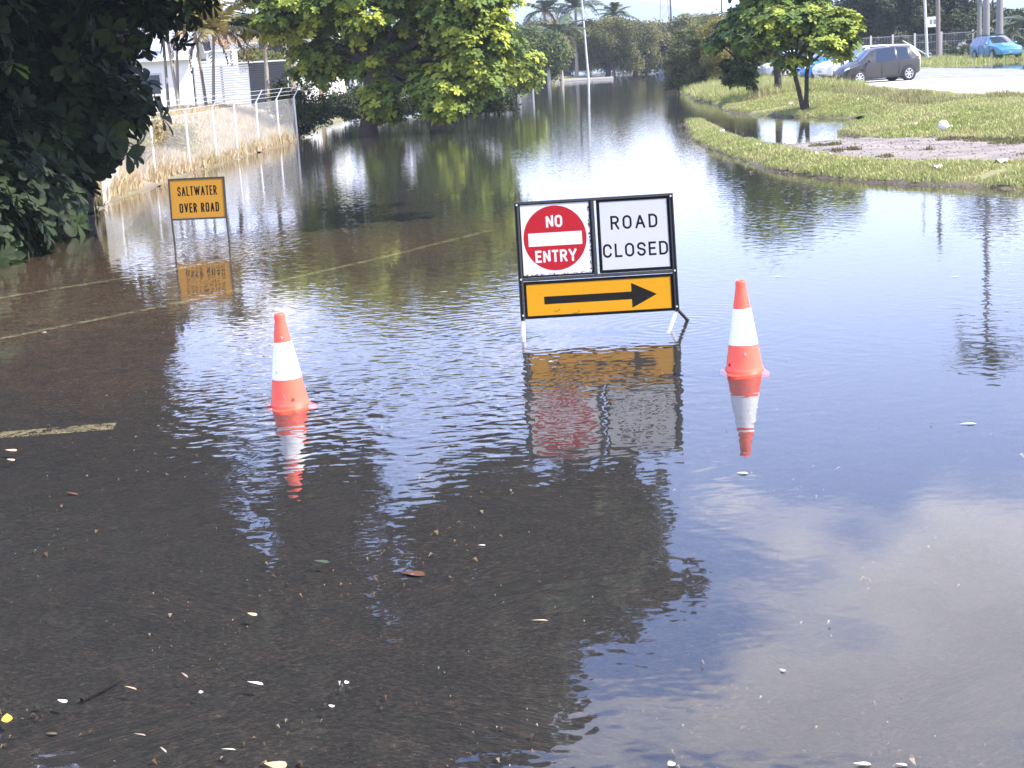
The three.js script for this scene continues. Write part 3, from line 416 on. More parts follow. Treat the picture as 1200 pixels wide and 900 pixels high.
const palmGreen = new THREE.MeshPhysicalMaterial({ color: C(0.085, 0.11, 0.04), roughness: 0.55, transmission: 0.25, thickness: 0, side: THREE.DoubleSide }), palmYellow = new THREE.MeshPhysicalMaterial({ color: C(0.32, 0.27, 0.08), roughness: 0.6, transmission: 0.3, thickness: 0, side: THREE.DoubleSide }), palmDry = std(0.3, 0.2, 0.12, 0.9, { side: THREE.DoubleSide }), palmTrunk = std(0.3, 0.26, 0.22, 0.9, { bumpMap: barkBump, bumpScale: 0.02 });
const fronds = [frondGeo(2.2, 0.75, 0.55, 1), frondGeo(2.2, 0.45, 0.55, 2), frondGeo(2.0, 1.0, 0.5, 3)];
function palm(name, label, group, { x, z, y = 0, h, bend = 0, r = 0.16, n = 15, size = 1, mat = palmGreen, dry = 2, seed = 1, tm = palmTrunk }) {
  const t = thing(name, label, 'palm tree', [x, y, z], 0, group), rd = rng(seed);
  part('trunk', limb([V(0, -0.2, 0), V(bend * 0.25, h * 0.3, 0), V(bend * 0.6, h * 0.65, 0), V(bend, h, 0)], [r * 1.25, r, r * 0.85, r * 0.75], 9, 0.1), tm, t);
  for (let i = 0; i < n; i++) { const f = part('frond', fronds[i < n - dry ? i % 2 : 2], i < n - dry ? mat : palmDry, t); f.position.set(bend, h, 0); f.rotation.set(-0.75 + 1.1 * (i / n) + (rd() - 0.5) * 0.3, i * 2.4 + rd() * 0.4, 0, 'YXZ'); f.scale.setScalar(size * (0.85 + rd() * 0.3)); }
  return t;
}
palm('coconut_palm', 'coconut palm with pale trunk and drooping fronds left of the street light', undefined, { x: 6.15, z: -149, y: -0.1, h: 4.3, bend: -0.2, r: 0.17, n: 18, size: 1.35, dry: 4, seed: 4 });
palm('coconut_palm', 'tall coconut palm above and left of the leaning one by the street light', undefined, { x: 4.9, z: -156, y: -0.1, h: 6.6, bend: 0.2, n: 15, size: 1.3, seed: 5 });
palm('coconut_palm', 'tall coconut palm directly behind the street light', undefined, { x: 7.9, z: -157, y: -0.1, h: 6.8, bend: 0.2, n: 16, size: 1.3, seed: 6 });
palm('coconut_palm', 'bushy-headed palm standing above the dark trees right of the street light', undefined, { x: 12.2, z: -168, y: -0.1, h: 6.1, bend: 0.3, n: 16, size: 1.05, seed: 7, dry: 4 });
for (const [i, [x, z, bend]] of [[31.6, -108, 0], [32.9, -109.5, 0.1], [32.3, -112, 0.1]].entries()) palm('royal_palm', ['thick grey palm trunk behind the blue wagon, left of its group', 'thick grey palm trunk behind the blue wagon, rightmost of its group', 'slimmer darker palm trunk between the two grey ones'][i], 'tall grey palms behind the blue wagon', { x: x + 0.7, z, y: 0.4, h: [18.5, 8.2, 9][i], bend, r: [0.2, 0.24, 0.15][i], n: 16, size: [1.3, 1.5, 1.2][i], seed: 20 + i, dry: 1, tm: std(0.2, 0.19, 0.185, 0.85, { bumpMap: barkBump, bumpScale: 0.01 }) });
palm('fan_palm', 'low arching palm behind the blue wagon, left of the grey trunks', undefined, { x: 36.5, z: -119, y: 0.4, h: 1.6, n: 16, size: 0.9, seed: 30 });
palm('fan_palm', 'arching palm above the right end of the blue wagon', undefined, { x: 36.8, z: -113, y: 0.4, h: 2.2, n: 17, size: 1.1, seed: 31 });
palm('fan_palm', 'arching palm at the right frame edge by the grass', undefined, { x: 38.4, z: -111, y: 0.4, h: 2.0, n: 17, size: 1.1, seed: 32 });
for (const [i, [x, z, h, b]] of [[-11.2, -58, 4.2, 0.3], [-10.3, -59, 3.7, -0.2], [-9.8, -57, 3.4, 0.3], [-11.9, -60, 4.6, 0.1], [-10.7, -56, 4.4, -0.3], [-12.4, -57, 4.9, 0.2]].entries()) palm('cane_palm', ['slim yellow-fronded palm behind the slatted wall, left of the white shed', 'second slim palm, stem just left of the white shed', 'slim palm with stem in front of the white shed', 'slim yellow palm beside the leaning dark trunk', 'short slim yellow palm in the middle of the clump', 'leftmost slim yellow palm, against the dark tree'][i], 'slim yellow palms behind the wire fence', { x, z, y: 0.4, h, bend: b, r: 0.06, n: 17, size: 0.85, mat: palmYellow, seed: 40 + i, dry: 3 });
palm('coconut_palm', 'dark leaning palm trunk rising in front of the white house', undefined, { x: -11.55, z: -74, y: 0.4, h: 7.5, bend: -0.7, r: 0.11, n: 13, size: 1.1, seed: 47, tm: bark });
palm('pandanus_palm', 'stout pale trunk with dry brown skirt behind the fence end', undefined, { x: -7.9, z: -64, y: 0.3, h: 3.6, bend: 0.25, r: 0.17, n: 14, size: 0.75, mat: palmDry, seed: 48, tm: paleBark });
palm('pandanus_palm', 'thinner pale trunk with dry fronds left of the stout one', undefined, { x: -9.1, z: -66, y: 0.3, h: 3.6, bend: 0.1, r: 0.1, n: 12, size: 0.6, mat: palmDry, seed: 49, tm: paleBark });

// ------------------------------------------------------------------ left side: wire fence, slatted wall, houses
{
  const t = thing('wire_fence', 'tall pale chain-link fence with angled barbed-wire arms along the left bank', 'fence', [0, 0, 0]);
  const P = [[-7.55, -31], [-7.95, -34], [-7.82, -37.2], [-7.62, -40.4], [-7.5, -43.6], [-7.42, -46.8], [-7.25, -50], [-7.05, -53.2], [-6.82, -56]];
  const top = 1.42, low = -0.05, alu = std(0.62, 0.62, 0.62, 0.55, { metalness: 0.2 }), wireMat = std(0.75, 0.74, 0.72, 0.5);
  const lr = rng(88); P.forEach(([x, z], i) => { if (!i) return; part('fence_post', rod(V(x + (lr() - 0.5) * 0.06, -0.1, z + (lr() - 0.5) * 0.16), V(x, top + 0.06, z), 0.03, 8), alu, t); part('barb_arm', rod(V(x, top + 0.04, z), V(x + 0.22, top + 0.4, z), 0.022, 6), alu, t); });
  const rails = [0, 1, 2].map(() => []), net = [];
  for (let i = 0; i < P.length - 1; i++) {
    const [ax, az] = P[i], [bx, bz] = P[i + 1], L = Math.hypot(bx - ax, bz - az), at = (u, y) => V(lerp(ax, bx, u / L), y, lerp(az, bz, u / L));
    for (let k = 0; k < 3; k++) rails[k].push(rod(at(0, top + 0.14 + 0.12 * k).add(V(0.05 + 0.07 * k, 0, 0)), at(L, top + 0.14 + 0.12 * k).add(V(0.05 + 0.07 * k, 0, 0)), 0.006, 4));
    const hgt = top - low, step = 0.08;
    for (const s of [-1, 1]) for (let u = -hgt; u < L + hgt; u += step) {   // one straight diagonal wire of the mesh, cut to this bay
      const base = s > 0 ? u : u, y = (q) => (s > 0 ? q - base : hgt - (q - base)); const u0 = Math.max(0, base), u1 = Math.min(L, base + hgt); if (u1 - u0 < 0.02) continue;
      net.push(rod(at(u0, low + y(u0)), at(u1, low + y(u1)), 0.0016, 3));
    }
    rails[0].push(rod(at(0, top), at(L, top), 0.004, 4));
  }
  part('barbed_wire', [...rails[0], ...rails[1], ...rails[2]], alu, t); part('wire_mesh', net, wireMat, t).userData.kind = 'stuff';
}
{
  const t = thing('slatted_wall', 'horizontal slatted screen wall, dark at its right end, behind the wire fence', 'screen wall', [-12.6, 0.35, -70], -0.02);
  const pale = std(0.42, 0.42, 0.43, 0.6), dark = std(0.045, 0.047, 0.055, 0.6);
  for (let k = 0; k < 22; k++) { part('slat', cbox(2.35, 0.075, 0.03, 0.006, 1.1, 0.25 + k * 0.1, 0), pale, t); part('slat', cbox(1.5, 0.085, 0.03, 0.006, 3.05, 0.25 + k * 0.1, 0), dark, t); }
  for (const x of [-0.1, 1.1, 2.28, 3.82]) part('post', box(0.09, 2.4, 0.09, x, 1.2, -0.08), darkSteel, t);
  part('backing', box(1.5, 2.2, 0.02, 3.05, 1.3, -0.15), std(0.03, 0.03, 0.035, 0.8), t);
  part('cap', box(4.0, 0.06, 0.14, 1.85, 2.46, -0.04), std(0.7, 0.7, 0.68, 0.6), t);
}
const whiteWall = std(0.82, 0.81, 0.78, 0.85, { bumpMap: grainBump, bumpScale: 0.004 }), roofGrey = std(0.36, 0.38, 0.42, 0.6), glassDark = new THREE.MeshPhysicalMaterial({ color: C(0.03, 0.035, 0.045), roughness: 0.06, clearcoat: 0.6 });
function gable(w, d, h, rise, over) { const s = new THREE.Shape(); s.moveTo(-d / 2 - over, -0.1); s.lineTo(0, rise); s.lineTo(d / 2 + over, -0.1); s.lineTo(d / 2 + over, 0.02); s.lineTo(0, rise + 0.14); s.lineTo(-d / 2 - over, 0.02); s.closePath(); return new THREE.ExtrudeGeometry(s, { depth: w + 2 * over, bevelEnabled: false }).rotateY(Math.PI / 2).translate(-w / 2 - over, h, 0); }
function house(label, x, z, w, d, h, turn, wins, extra) {
  const t = thing('house', label, 'house', [x, 0.3, z], turn);
  part('wall', box(w, h, d, 0, h / 2, 0), whiteWall, t);
  part('roof', gable(w, d, h, 1.1, 0.4), roofGrey, t);
  part('fascia', box(w + 0.8, 0.16, 0.03, 0, h - 0.07, d / 2 + 0.42), std(0.8, 0.8, 0.78, 0.6), t);
  for (const [wx, wy, ww, wh] of wins) { const o = part('window', mergeGeometries([box(ww, 0.07, 0.06, wx, wy + wh / 2, d / 2 + 0.02), box(ww, 0.07, 0.06, wx, wy - wh / 2, d / 2 + 0.02), box(0.07, wh - 0.07, 0.06, wx - ww / 2 + 0.035, wy, d / 2 + 0.02), box(0.07, wh - 0.07, 0.06, wx + ww / 2 - 0.035, wy, d / 2 + 0.02)]), std(0.6, 0.6, 0.6, 0.5), t); part('pane', box(ww - 0.14, wh - 0.14, 0.02, wx, wy, d / 2 + 0.015), glassDark, o); }
  if (extra) extra(t); return t;
}
house('white house with grey roof behind the slatted wall', -12.6, -88, 9, 7, 4.4, 0.05, [[1.2, 3.3, 1.4, 1.1], [-2.6, 3.3, 1.6, 1.1]], (t) => { part('post', box(0.22, 3.6, 0.22, 3.6, 1.8, 4.6), std(0.4, 0.28, 0.16, 0.8), t); part('porch_beam', box(5.6, 0.25, 0.2, 1.1, 3.72, 4.6), std(0.4, 0.28, 0.16, 0.8), t); });
house('white building at the left seen between the dark trunk and the slim palms', -18.5, -80, 8, 6, 3.0, 0.1, [[2.2, 1.8, 1.0, 1.0]]);
house('pale house glimpsed under the large middle tree', -3.4, -78, 6.4, 5, 2.0, 0, [[-1.5, 1.2, 1.0, 0.9], [1.9, 1.2, 1.0, 0.9]], (t) => { for (const x of [-2.9, -0.6, 0.3, 1.1, 2.9]) part('verandah_post', box(0.1, 2.0, 0.1, x, 1.0, 3.0), std(0.8, 0.8, 0.78, 0.6), t); });
{
  const t = thing('garden_shed', 'small bright white shed above the slatted wall', 'shed', [-11.9, 0.4, -73]);
  part('wall', cbox(1.15, 2.95, 1.4, 0.02, 0, 1.475, 0), std(0.84, 0.84, 0.82, 0.6), t); part('roof', box(1.25, 0.06, 1.55, 0, 2.99, 0, 0.03), std(0.75, 0.75, 0.74, 0.5), t);
}
{ // kerbside rail fence at the far left of the road
  const t = thing('rail_fence', 'grey rail fence with mesh panels at the far left end of the flooded road', 'fence', [-1.0, 0, -116], -0.25);
  for (let k = 0; k < 5; k++) part('fence_post', box(0.09, 1.5, 0.09, k * 0.95, 0.75, 0), std(0.45, 0.45, 0.44, 0.7), t);
  for (const y of [0.25, 0.8, 1.4]) part('rail', box(3.9, 0.06, 0.04, 1.9, y, 0.05), std(0.45, 0.45, 0.44, 0.7), t);
  const n = []; for (let k = 0; k < 40; k++) n.push(box(0.012, 1.1, 0.012, k * 0.095, 0.8, 0.02)); part('mesh_panel', n, galv, t).userData.kind = 'stuff';
}
{ const t = thing('bollard', 'squat grey concrete post on the left bank before the far palms', 'post', [4.6, 0, -138]); part('shaft', new THREE.CylinderGeometry(0.13, 0.16, 2.0, 10).translate(0, 1.0, 0), std(0.35, 0.34, 0.3, 0.9), t); part('cap', new THREE.SphereGeometry(0.135, 10, 6, 0, 6.3, 0, 1.6).translate(0, 2.0, 0), std(0.4, 0.39, 0.36, 0.9), t); }
{ const t = thing('kerb', 'pale concrete kerb at the far end of the flooded road below the palms', 'kerb', [0, 0, 0]); for (let k = 0; k < 6; k++) part('kerb_stone', cbox(0.96, 0.2, 0.4, 0.02, 5.6 + k * 0.98, 0.1, -151.3 - k * 0.12), std(0.45, 0.42, 0.37, 0.9), t); }
{ const t = thing('kerb', 'white kerb line beneath the dark trees by the white covered frame', 'kerb', [0, 0, 0]); for (let k = 0; k < 9; k++) part('kerb_stone', cbox(1.16, 0.22, 0.5, 0.02, 11.6 + k * 1.18, 0.12, -186 + k * 0.3), std(0.3, 0.29, 0.27, 0.9), t); }
{ const t = thing('covered_frame', 'white covered frame on two slanted poles under the far dark trees', 'shelter', [14.1, 0, -168]); part('cover', limb([V(-1.3, 1.95, 0), V(-0.5, 2.35, 0), V(0.5, 2.3, 0), V(1.2, 2.0, 0)], [0.25, 0.5, 0.5, 0.3], 10, 0.1), std(0.82, 0.82, 0.8, 0.7), t); for (const k of [0, 0.75]) part('pole', rod(V(-1.6 + k, -0.1, 0.3), V(0.1 + k, 1.9, 0), 0.06, 6), palePole, t); }
{ const t = thing('marker_panel', 'small white marker panel on a post among the far dark trunks', 'sign', [9.4, 0, -160]); part('post', rod(V(0, -0.1, 0), V(0, 1.6, 0), 0.05, 6), galv, t); part('panel', cbox(0.45, 0.9, 0.05, 0.01, 0, 1.2, 0.06), std(0.75, 0.75, 0.73, 0.6), t); }
{ // back fence on the right
  const t = thing('wire_fence', 'long wire fence on concrete posts in front of the dark right-hand trees', 'fence', [0, 0.35, 0]);
  const post = std(0.5, 0.47, 0.43, 0.85), xs = [24.5, 26.3, 28.1, 29.6, 31.1, 32.9, 35.0, 37.6, 40.4, 43];
  for (const x of xs) { const z = -122 + (x - 30) * 0.35; part('fence_post', box(0.13, 2.1, 0.13, x, 1.05, z), post, t); }
  const w = [], net = []; for (const y of [0.2, 0.8, 1.4, 1.95]) w.push(rod(V(24.5, y, -123.9), V(43, y, -117.4), 0.015, 4)); part('strand', w, galv, t);
  for (let k = 0; k < 180; k++) { const x = 24.5 + k * 0.103; net.push(rod(V(x, 0.1, -122 + (x - 30) * 0.35), V(x, 1.95, -122 + (x - 30) * 0.35), 0.008, 3)); } part('wire_mesh', net, galv, t).userData.kind = 'stuff';
  part('brace', rod(V(30.2, 1.6, -121.6), V(32.4, 0.1, -121), 0.05, 6), post, t);
}
{ const t = thing('notice_board', 'small white board with window-like dark print on the thin pole', 'sign', [31.35, 0.4, -117.8]); const c = document.createElement('canvas'); c.width = 128; c.height = 96; const g = c.getContext('2d'); g.fillStyle = '#e4e6ea'; g.fillRect(0, 0, 128, 96); g.fillStyle = '#7d8894'; g.fillRect(34, 22, 28, 50); g.fillRect(70, 22, 26, 50); const tx = new THREE.CanvasTexture(c); tx.colorSpace = THREE.SRGBColorSpace; part('panel', cbox(1.0, 0.72, 0.05, 0.01, 0, 2.75, 0.16), std(0.75, 0.76, 0.78, 0.6), t); part('print', new THREE.PlaneGeometry(0.94, 0.66).translate(0, 2.75, 0.19), new THREE.MeshStandardMaterial({ map: tx, roughness: 0.6 }), t); part('post', rod(V(0.3, 0, 0.1), V(0.3, 2.4, 0.1), 0.04, 6), galv, t); }
house('low white-roofed building far behind the grey palm trunks', 46, -170, 9, 6, 2.4, 0, [[0, 1.4, 1.2, 0.9]]);

// ------------------------------------------------------------------ signs
const GL = {   // stroke letters, unit height, drawn in a box of the given width
  A: [0.74, (p, w) => { p.m(0, 0); p.l(w / 2, 1); p.l(w, 0); p.m(w * 0.2, 0.33); p.l(w * 0.8, 0.33); }], C: [0.66, (p, w) => { p.m(w, 0.74); p.arc(w / 2, 1 - w / 2, w / 2, 20, 180); p.l(0, w / 2); p.arc(w / 2, w / 2, w / 2, 180, 340); }],
  D: [0.66, (p, w) => { p.m(w * 0.4, 0); p.l(0, 0); p.l(0, 1); p.l(w * 0.4, 1); p.arc(w * 0.45, 1 - w * 0.55, w * 0.55, 90, 0); p.l(w, w * 0.55); p.arc(w * 0.45, w * 0.55, w * 0.55, 0, -90); p.l(w * 0.3, 0); }], E: [0.56, (p, w) => { p.m(w, 1); p.l(0, 1); p.l(0, 0); p.l(w, 0); p.m(0, 0.52); p.l(w * 0.85, 0.52); }],
  L: [0.54, (p, w) => { p.m(0, 1); p.l(0, 0); p.l(w, 0); }], N: [0.66, (p, w) => { p.m(0, 0); p.l(0, 1); p.l(w, 0); p.l(w, 1); }], O: [0.68, (p, w) => { p.m(w, 0.5); p.l(w, 1 - w / 2); p.arc(w / 2, 1 - w / 2, w / 2, 0, 180); p.l(0, w / 2); p.arc(w / 2, w / 2, w / 2, 180, 360); p.l(w, 0.52); }],
  R: [0.64, (p, w) => { p.m(0, 0); p.l(0, 1); p.l(w * 0.6, 1); p.arc(w - 0.26, 0.74, 0.26, 90, -90); p.l(0, 0.48); p.m(w * 0.52, 0.48); p.l(w, 0); }], S: [0.64, (p, w) => { p.m(w, 0.78); p.arc(w / 2, 0.74, 0.26, 20, 170, w / 2 / 0.26); p.q(0, 0.56, w * 0.4, 0.53); p.l(w * 0.6, 0.49); p.q(w, 0.43, w, 0.26); p.arc(w / 2, 0.26, 0.26, 0, -170, w / 2 / 0.26); }],
  T: [0.58, (p, w) => { p.m(0, 1); p.l(w, 1); p.m(w / 2, 1); p.l(w / 2, 0); }], V: [0.72, (p, w) => { p.m(0, 1); p.l(w / 2, 0); p.l(w, 1); }], W: [1.12, (p, w) => { p.m(0, 1); p.l(w * 0.26, 0); p.l(w / 2, 0.95); p.l(w * 0.74, 0); p.l(w, 1); }], Y: [0.72, (p, w) => { p.m(0, 1); p.l(w / 2, 0.45); p.l(w, 1); p.m(w / 2, 0.47); p.l(w / 2, 0); }], ' ': [0.34, () => {}],
};
function letter(g, text, cx, base, cap, sw, color, narrow = 1, gap = 0.2) {
  const adv = [...text].map((c) => GL[c][0] * narrow * cap), total = adv.reduce((a, b) => a + b, 0) + gap * cap * (text.length - 1), H = cap - sw; let x = cx - total / 2;
  g.strokeStyle = color; g.lineWidth = sw; g.lineCap = 'square'; g.lineJoin = 'miter'; g.miterLimit = 3;
  [...text].forEach((c, i) => {
    const ox = x + sw / 2, oy = base - sw / 2, X = (v) => ox + v * H, Yv = (v) => oy - v * H, w = (adv[i] - sw) / H; g.beginPath();
    const p = { m: (a, b) => g.moveTo(X(a), Yv(b)), l: (a, b) => g.lineTo(X(a), Yv(b)), q: (a, b, d, e) => g.quadraticCurveTo(X(a), Yv(b), X(d), Yv(e)), arc: (a, b, r, s, e, ax = 1) => { for (let k = 0; k <= 24; k++) { const t = (s + (e - s) * k / 24) * Math.PI / 180; g.lineTo(X(a + Math.cos(t) * r * ax), Yv(b + Math.sin(t) * r)); } } };
    GL[c][1](p, w); g.stroke(); x += adv[i] + gap * cap;
  });
}
function grime(g, w, h, seed, n, tones) { const r = rng(seed); for (let i = 0; i < n; i++) { g.fillStyle = tones[Math.floor(r() * tones.length)]; const x = r() * w, y = r() * h, s = 0.5 + r() * r() * 4; g.beginPath(); g.ellipse(x, y, s * (1 + r() * 2), s, r() * 3, 0, 7); g.fill(); } }
function print(w, h, draw) { const c = document.createElement('canvas'); c.width = w; c.height = h; draw(c.getContext('2d'), w, h); const t = new THREE.CanvasTexture(c); t.colorSpace = THREE.SRGBColorSpace; return new THREE.MeshPhysicalMaterial({ map: t, color: C(0.5, 0.5, 0.5), roughness: 0.65, specularIntensity: 0.25 }); }
{
  const t = thing('road_closed_sign', 'three-panel road closed and no entry sign with yellow arrow, on bent legs in the flood', 'road sign', [0.771, 0.131, -13.425], 0.003); t.scale.setScalar(1.073);
  const frameM = new THREE.MeshPhysicalMaterial({ color: C(0.035, 0.035, 0.036), roughness: 0.6, specularIntensity: 0.35, bumpMap: grainBump, bumpScale: 0.002 }), black = new THREE.MeshPhysicalMaterial({ color: C(0.006, 0.006, 0.006), roughness: 0.85, specularIntensity: 0.12 }), W = 1.24, Hh = 0.924, lean = 0.174;
  const tilt = (m) => { m.rotation.x = -lean; return m; };
  const rails = [[cbox(0.034, Hh, 0.05, 0.004, -W / 2 + 0.017, Hh / 2, 0)], [cbox(0.034, Hh, 0.05, 0.004, W / 2 - 0.017, Hh / 2, 0)]];
  for (const r of rails) tilt(part('side_rail', r, frameM, t));
  tilt(part('side_groove', [box(0.01, Hh - 0.02, 0.006, -W / 2 + 0.014, Hh / 2, 0.0255), box(0.01, Hh - 0.02, 0.006, W / 2 - 0.014, Hh / 2, 0.0255)], black, t));
  tilt(part('cross_rail', cbox(W - 0.07, 0.022, 0.044, 0.003, 0, Hh - 0.011, 0), frameM, t)); tilt(part('cross_rail', cbox(W - 0.07, 0.024, 0.044, 0.003, 0, 0.318, 0), frameM, t));
  tilt(part('centre_rail', cbox(0.026, Hh - 0.355, 0.044, 0.003, -0.012, 0.33 + (Hh - 0.355) / 2, 0), frameM, t));
  const panel = (cx, cy, w, h, bw, mat, label) => { const o = tilt(part('panel', cbox(w, h, 0.012, 0.002, cx, cy, 0.004), mat === null ? black : std(0.5, 0.5, 0.5, 0.6), t, label)); part('panel_border', [box(w, bw, 0.016, cx, cy + h / 2 - bw / 2, 0.008), box(w, bw, 0.016, cx, cy - h / 2 + bw / 2, 0.008), box(bw, h - 2 * bw, 0.016, cx - w / 2 + bw / 2, cy, 0.008), box(bw, h - 2 * bw, 0.016, cx + w / 2 - bw / 2, cy, 0.008)], black, o); part('panel_face', new THREE.PlaneGeometry(w - 2 * bw + 0.004, h - 2 * bw + 0.004).translate(cx, cy, 0.0125), mat, o); };
  panel(-0.308, 0.621, 0.562, 0.578, 0.013, print(768, 768, (g, w, h) => {
    g.fillStyle = '#f1efee'; g.fillRect(0, 0, w, h); g.fillStyle = '#c3212d'; g.beginPath(); g.arc(w * 0.485, h * 0.485, w * 0.455, 0, 7); g.fill(); g.fillStyle = '#f3f1f0'; g.fillRect(w * 0.1, h * 0.405, w * 0.775, h * 0.185);
    letter(g, 'NO', w * 0.485, h * 0.335, h * 0.17, h * 0.031, '#f3f1f0', 0.95, 0.12); letter(g, 'ENTRY', w * 0.485, h * 0.82, h * 0.17, h * 0.031, '#f3f1f0', 0.95, 0.13);
    grime(g, w, h, 5, 150, ['rgba(60,50,50,.35)', 'rgba(235,225,225,.6)', 'rgba(120,20,30,.4)']); g.fillStyle = 'rgba(25,22,22,.85)'; const r = rng(8); for (let i = 0; i < 150; i++) { const s = r(); g.fillRect(w * (s < 0.6 ? 0.965 + r() * 0.03 : r()), h * (s < 0.6 ? r() : 0.975 + r() * 0.02), 3 + r() * 12, 3 + r() * 14); }
  }), 'no entry panel with red disc');
  panel(0.305, 0.621, 0.575, 0.578, 0.024, print(768, 768, (g, w, h) => {
    g.fillStyle = '#dcdbdc'; g.fillRect(0, 0, w, h); letter(g, 'ROAD', w * 0.5, h * 0.415, h * 0.2, h * 0.03, '#0c0c0d', 0.98, 0.26); letter(g, 'CLOSED', w * 0.5, h * 0.82, h * 0.2, h * 0.03, '#0c0c0d', 1.0, 0.21);
    grime(g, w, h, 6, 90, ['rgba(255,255,255,.5)', 'rgba(120,115,110,.25)']);
  }), 'white road closed panel');
  panel(0.0, 0.155, 1.17, 0.29, 0.022, print(1536, 384, (g, w, h) => {
    g.fillStyle = '#eaa614'; g.fillRect(0, 0, w, h); g.fillStyle = '#191712'; g.fillRect(w * 0.12, h * 0.41, w * 0.62, h * 0.24); g.beginPath(); g.moveTo(w * 0.725, h * 0.14); g.lineTo(w * 0.9, h * 0.53); g.lineTo(w * 0.725, h * 0.92); g.closePath(); g.fill();
    grime(g, w, h, 7, 120, ['rgba(120,80,10,.35)', 'rgba(80,55,10,.3)', 'rgba(250,200,90,.4)']); g.strokeStyle = 'rgba(110,72,8,.6)'; g.lineWidth = 10; for (const [a, b, c] of [[0.2, 0.78, 40], [0.33, 0.85, 50]]) { g.beginPath(); g.arc(w * a, h * b, c, 0.3, 2.2); g.stroke(); }
  }), 'yellow panel with black right arrow');
  const legM = std(0.72, 0.72, 0.72, 0.4), legD = std(0.03, 0.03, 0.032, 0.5);
  part('front_leg', rod(V(-0.605, 0.02, -0.002), V(-0.61, -0.163, 0.01), 0.017, 8), legM, t);
  part('front_leg', rod(V(0.6, 0.02, 0), V(0.525, -0.163, 0.02), 0.016, 8), legM, t);
  part('rear_leg', rod(V(0.61, 0.01, -0.03), V(0.75, -0.163, -0.4), 0.014, 8), legD, t);
  part('rear_leg', rod(V(-0.6, 0.3, -0.07), V(-0.605, -0.163, -0.4), 0.014, 8), legD, t);
  for (const [x, y] of [[-0.6, 0.9], [0.6, 0.9], [-0.6, 0.32], [0.6, 0.32], [-0.6, 0.04], [0.6, 0.04]]) tilt(part('bolt', new THREE.CylinderGeometry(0.008, 0.008, 0.008, 8).rotateX(Math.PI / 2).translate(x, y, 0.029), galv, t));
}
{
  const t = thing('water_warning_sign', 'yellow saltwater over road sign on two thin black legs by the left bank', 'road sign', [-4.328, 0.3, -23.265], -0.004), m = std(0.03, 0.026, 0.022, 0.6), W = 0.78, Hh = 0.574; t.rotation.z = -0.012; t.scale.setScalar(1.034);
  const tl = (o) => { o.rotation.x = -0.047; return o; };
  for (const s of [-1, 1]) { tl(part('side_rail', cbox(0.024, Hh, 0.035, 0.003, s * (W / 2 - 0.012), Hh / 2, 0), m, t)); part('leg', rod(V(s * (W / 2 - 0.012), 0.02, 0), V(s * (W / 2 - 0.012) + 0.025, -0.33, 0.06), 0.014, 7), m, t); }
  for (const y of [0.012, Hh - 0.012]) tl(part('cross_rail', cbox(W - 0.05, 0.024, 0.03, 0.003, 0, y, 0), m, t));
  tl(part('panel', cbox(W - 0.045, Hh - 0.046, 0.012, 0.002, 0, Hh / 2, 0), std(0.4, 0.4, 0.4, 0.6), t));
  tl(part('panel_face', new THREE.PlaneGeometry(W - 0.05, Hh - 0.05).translate(0, Hh / 2, 0.008), print(1024, 768, (g, w, h) => { g.fillStyle = '#e2a43c'; g.fillRect(0, 0, w, h); letter(g, 'SALTWATER', w * 0.5, h * 0.42, h * 0.25, h * 0.032, '#160d06', 0.53, 0.09); letter(g, 'OVER ROAD', w * 0.52, h * 0.86, h * 0.25, h * 0.036, '#160d06', 0.56, 0.105); grime(g, w, h, 9, 90, ['rgba(160,100,30,.3)', 'rgba(240,190,100,.35)']); }), t));
}
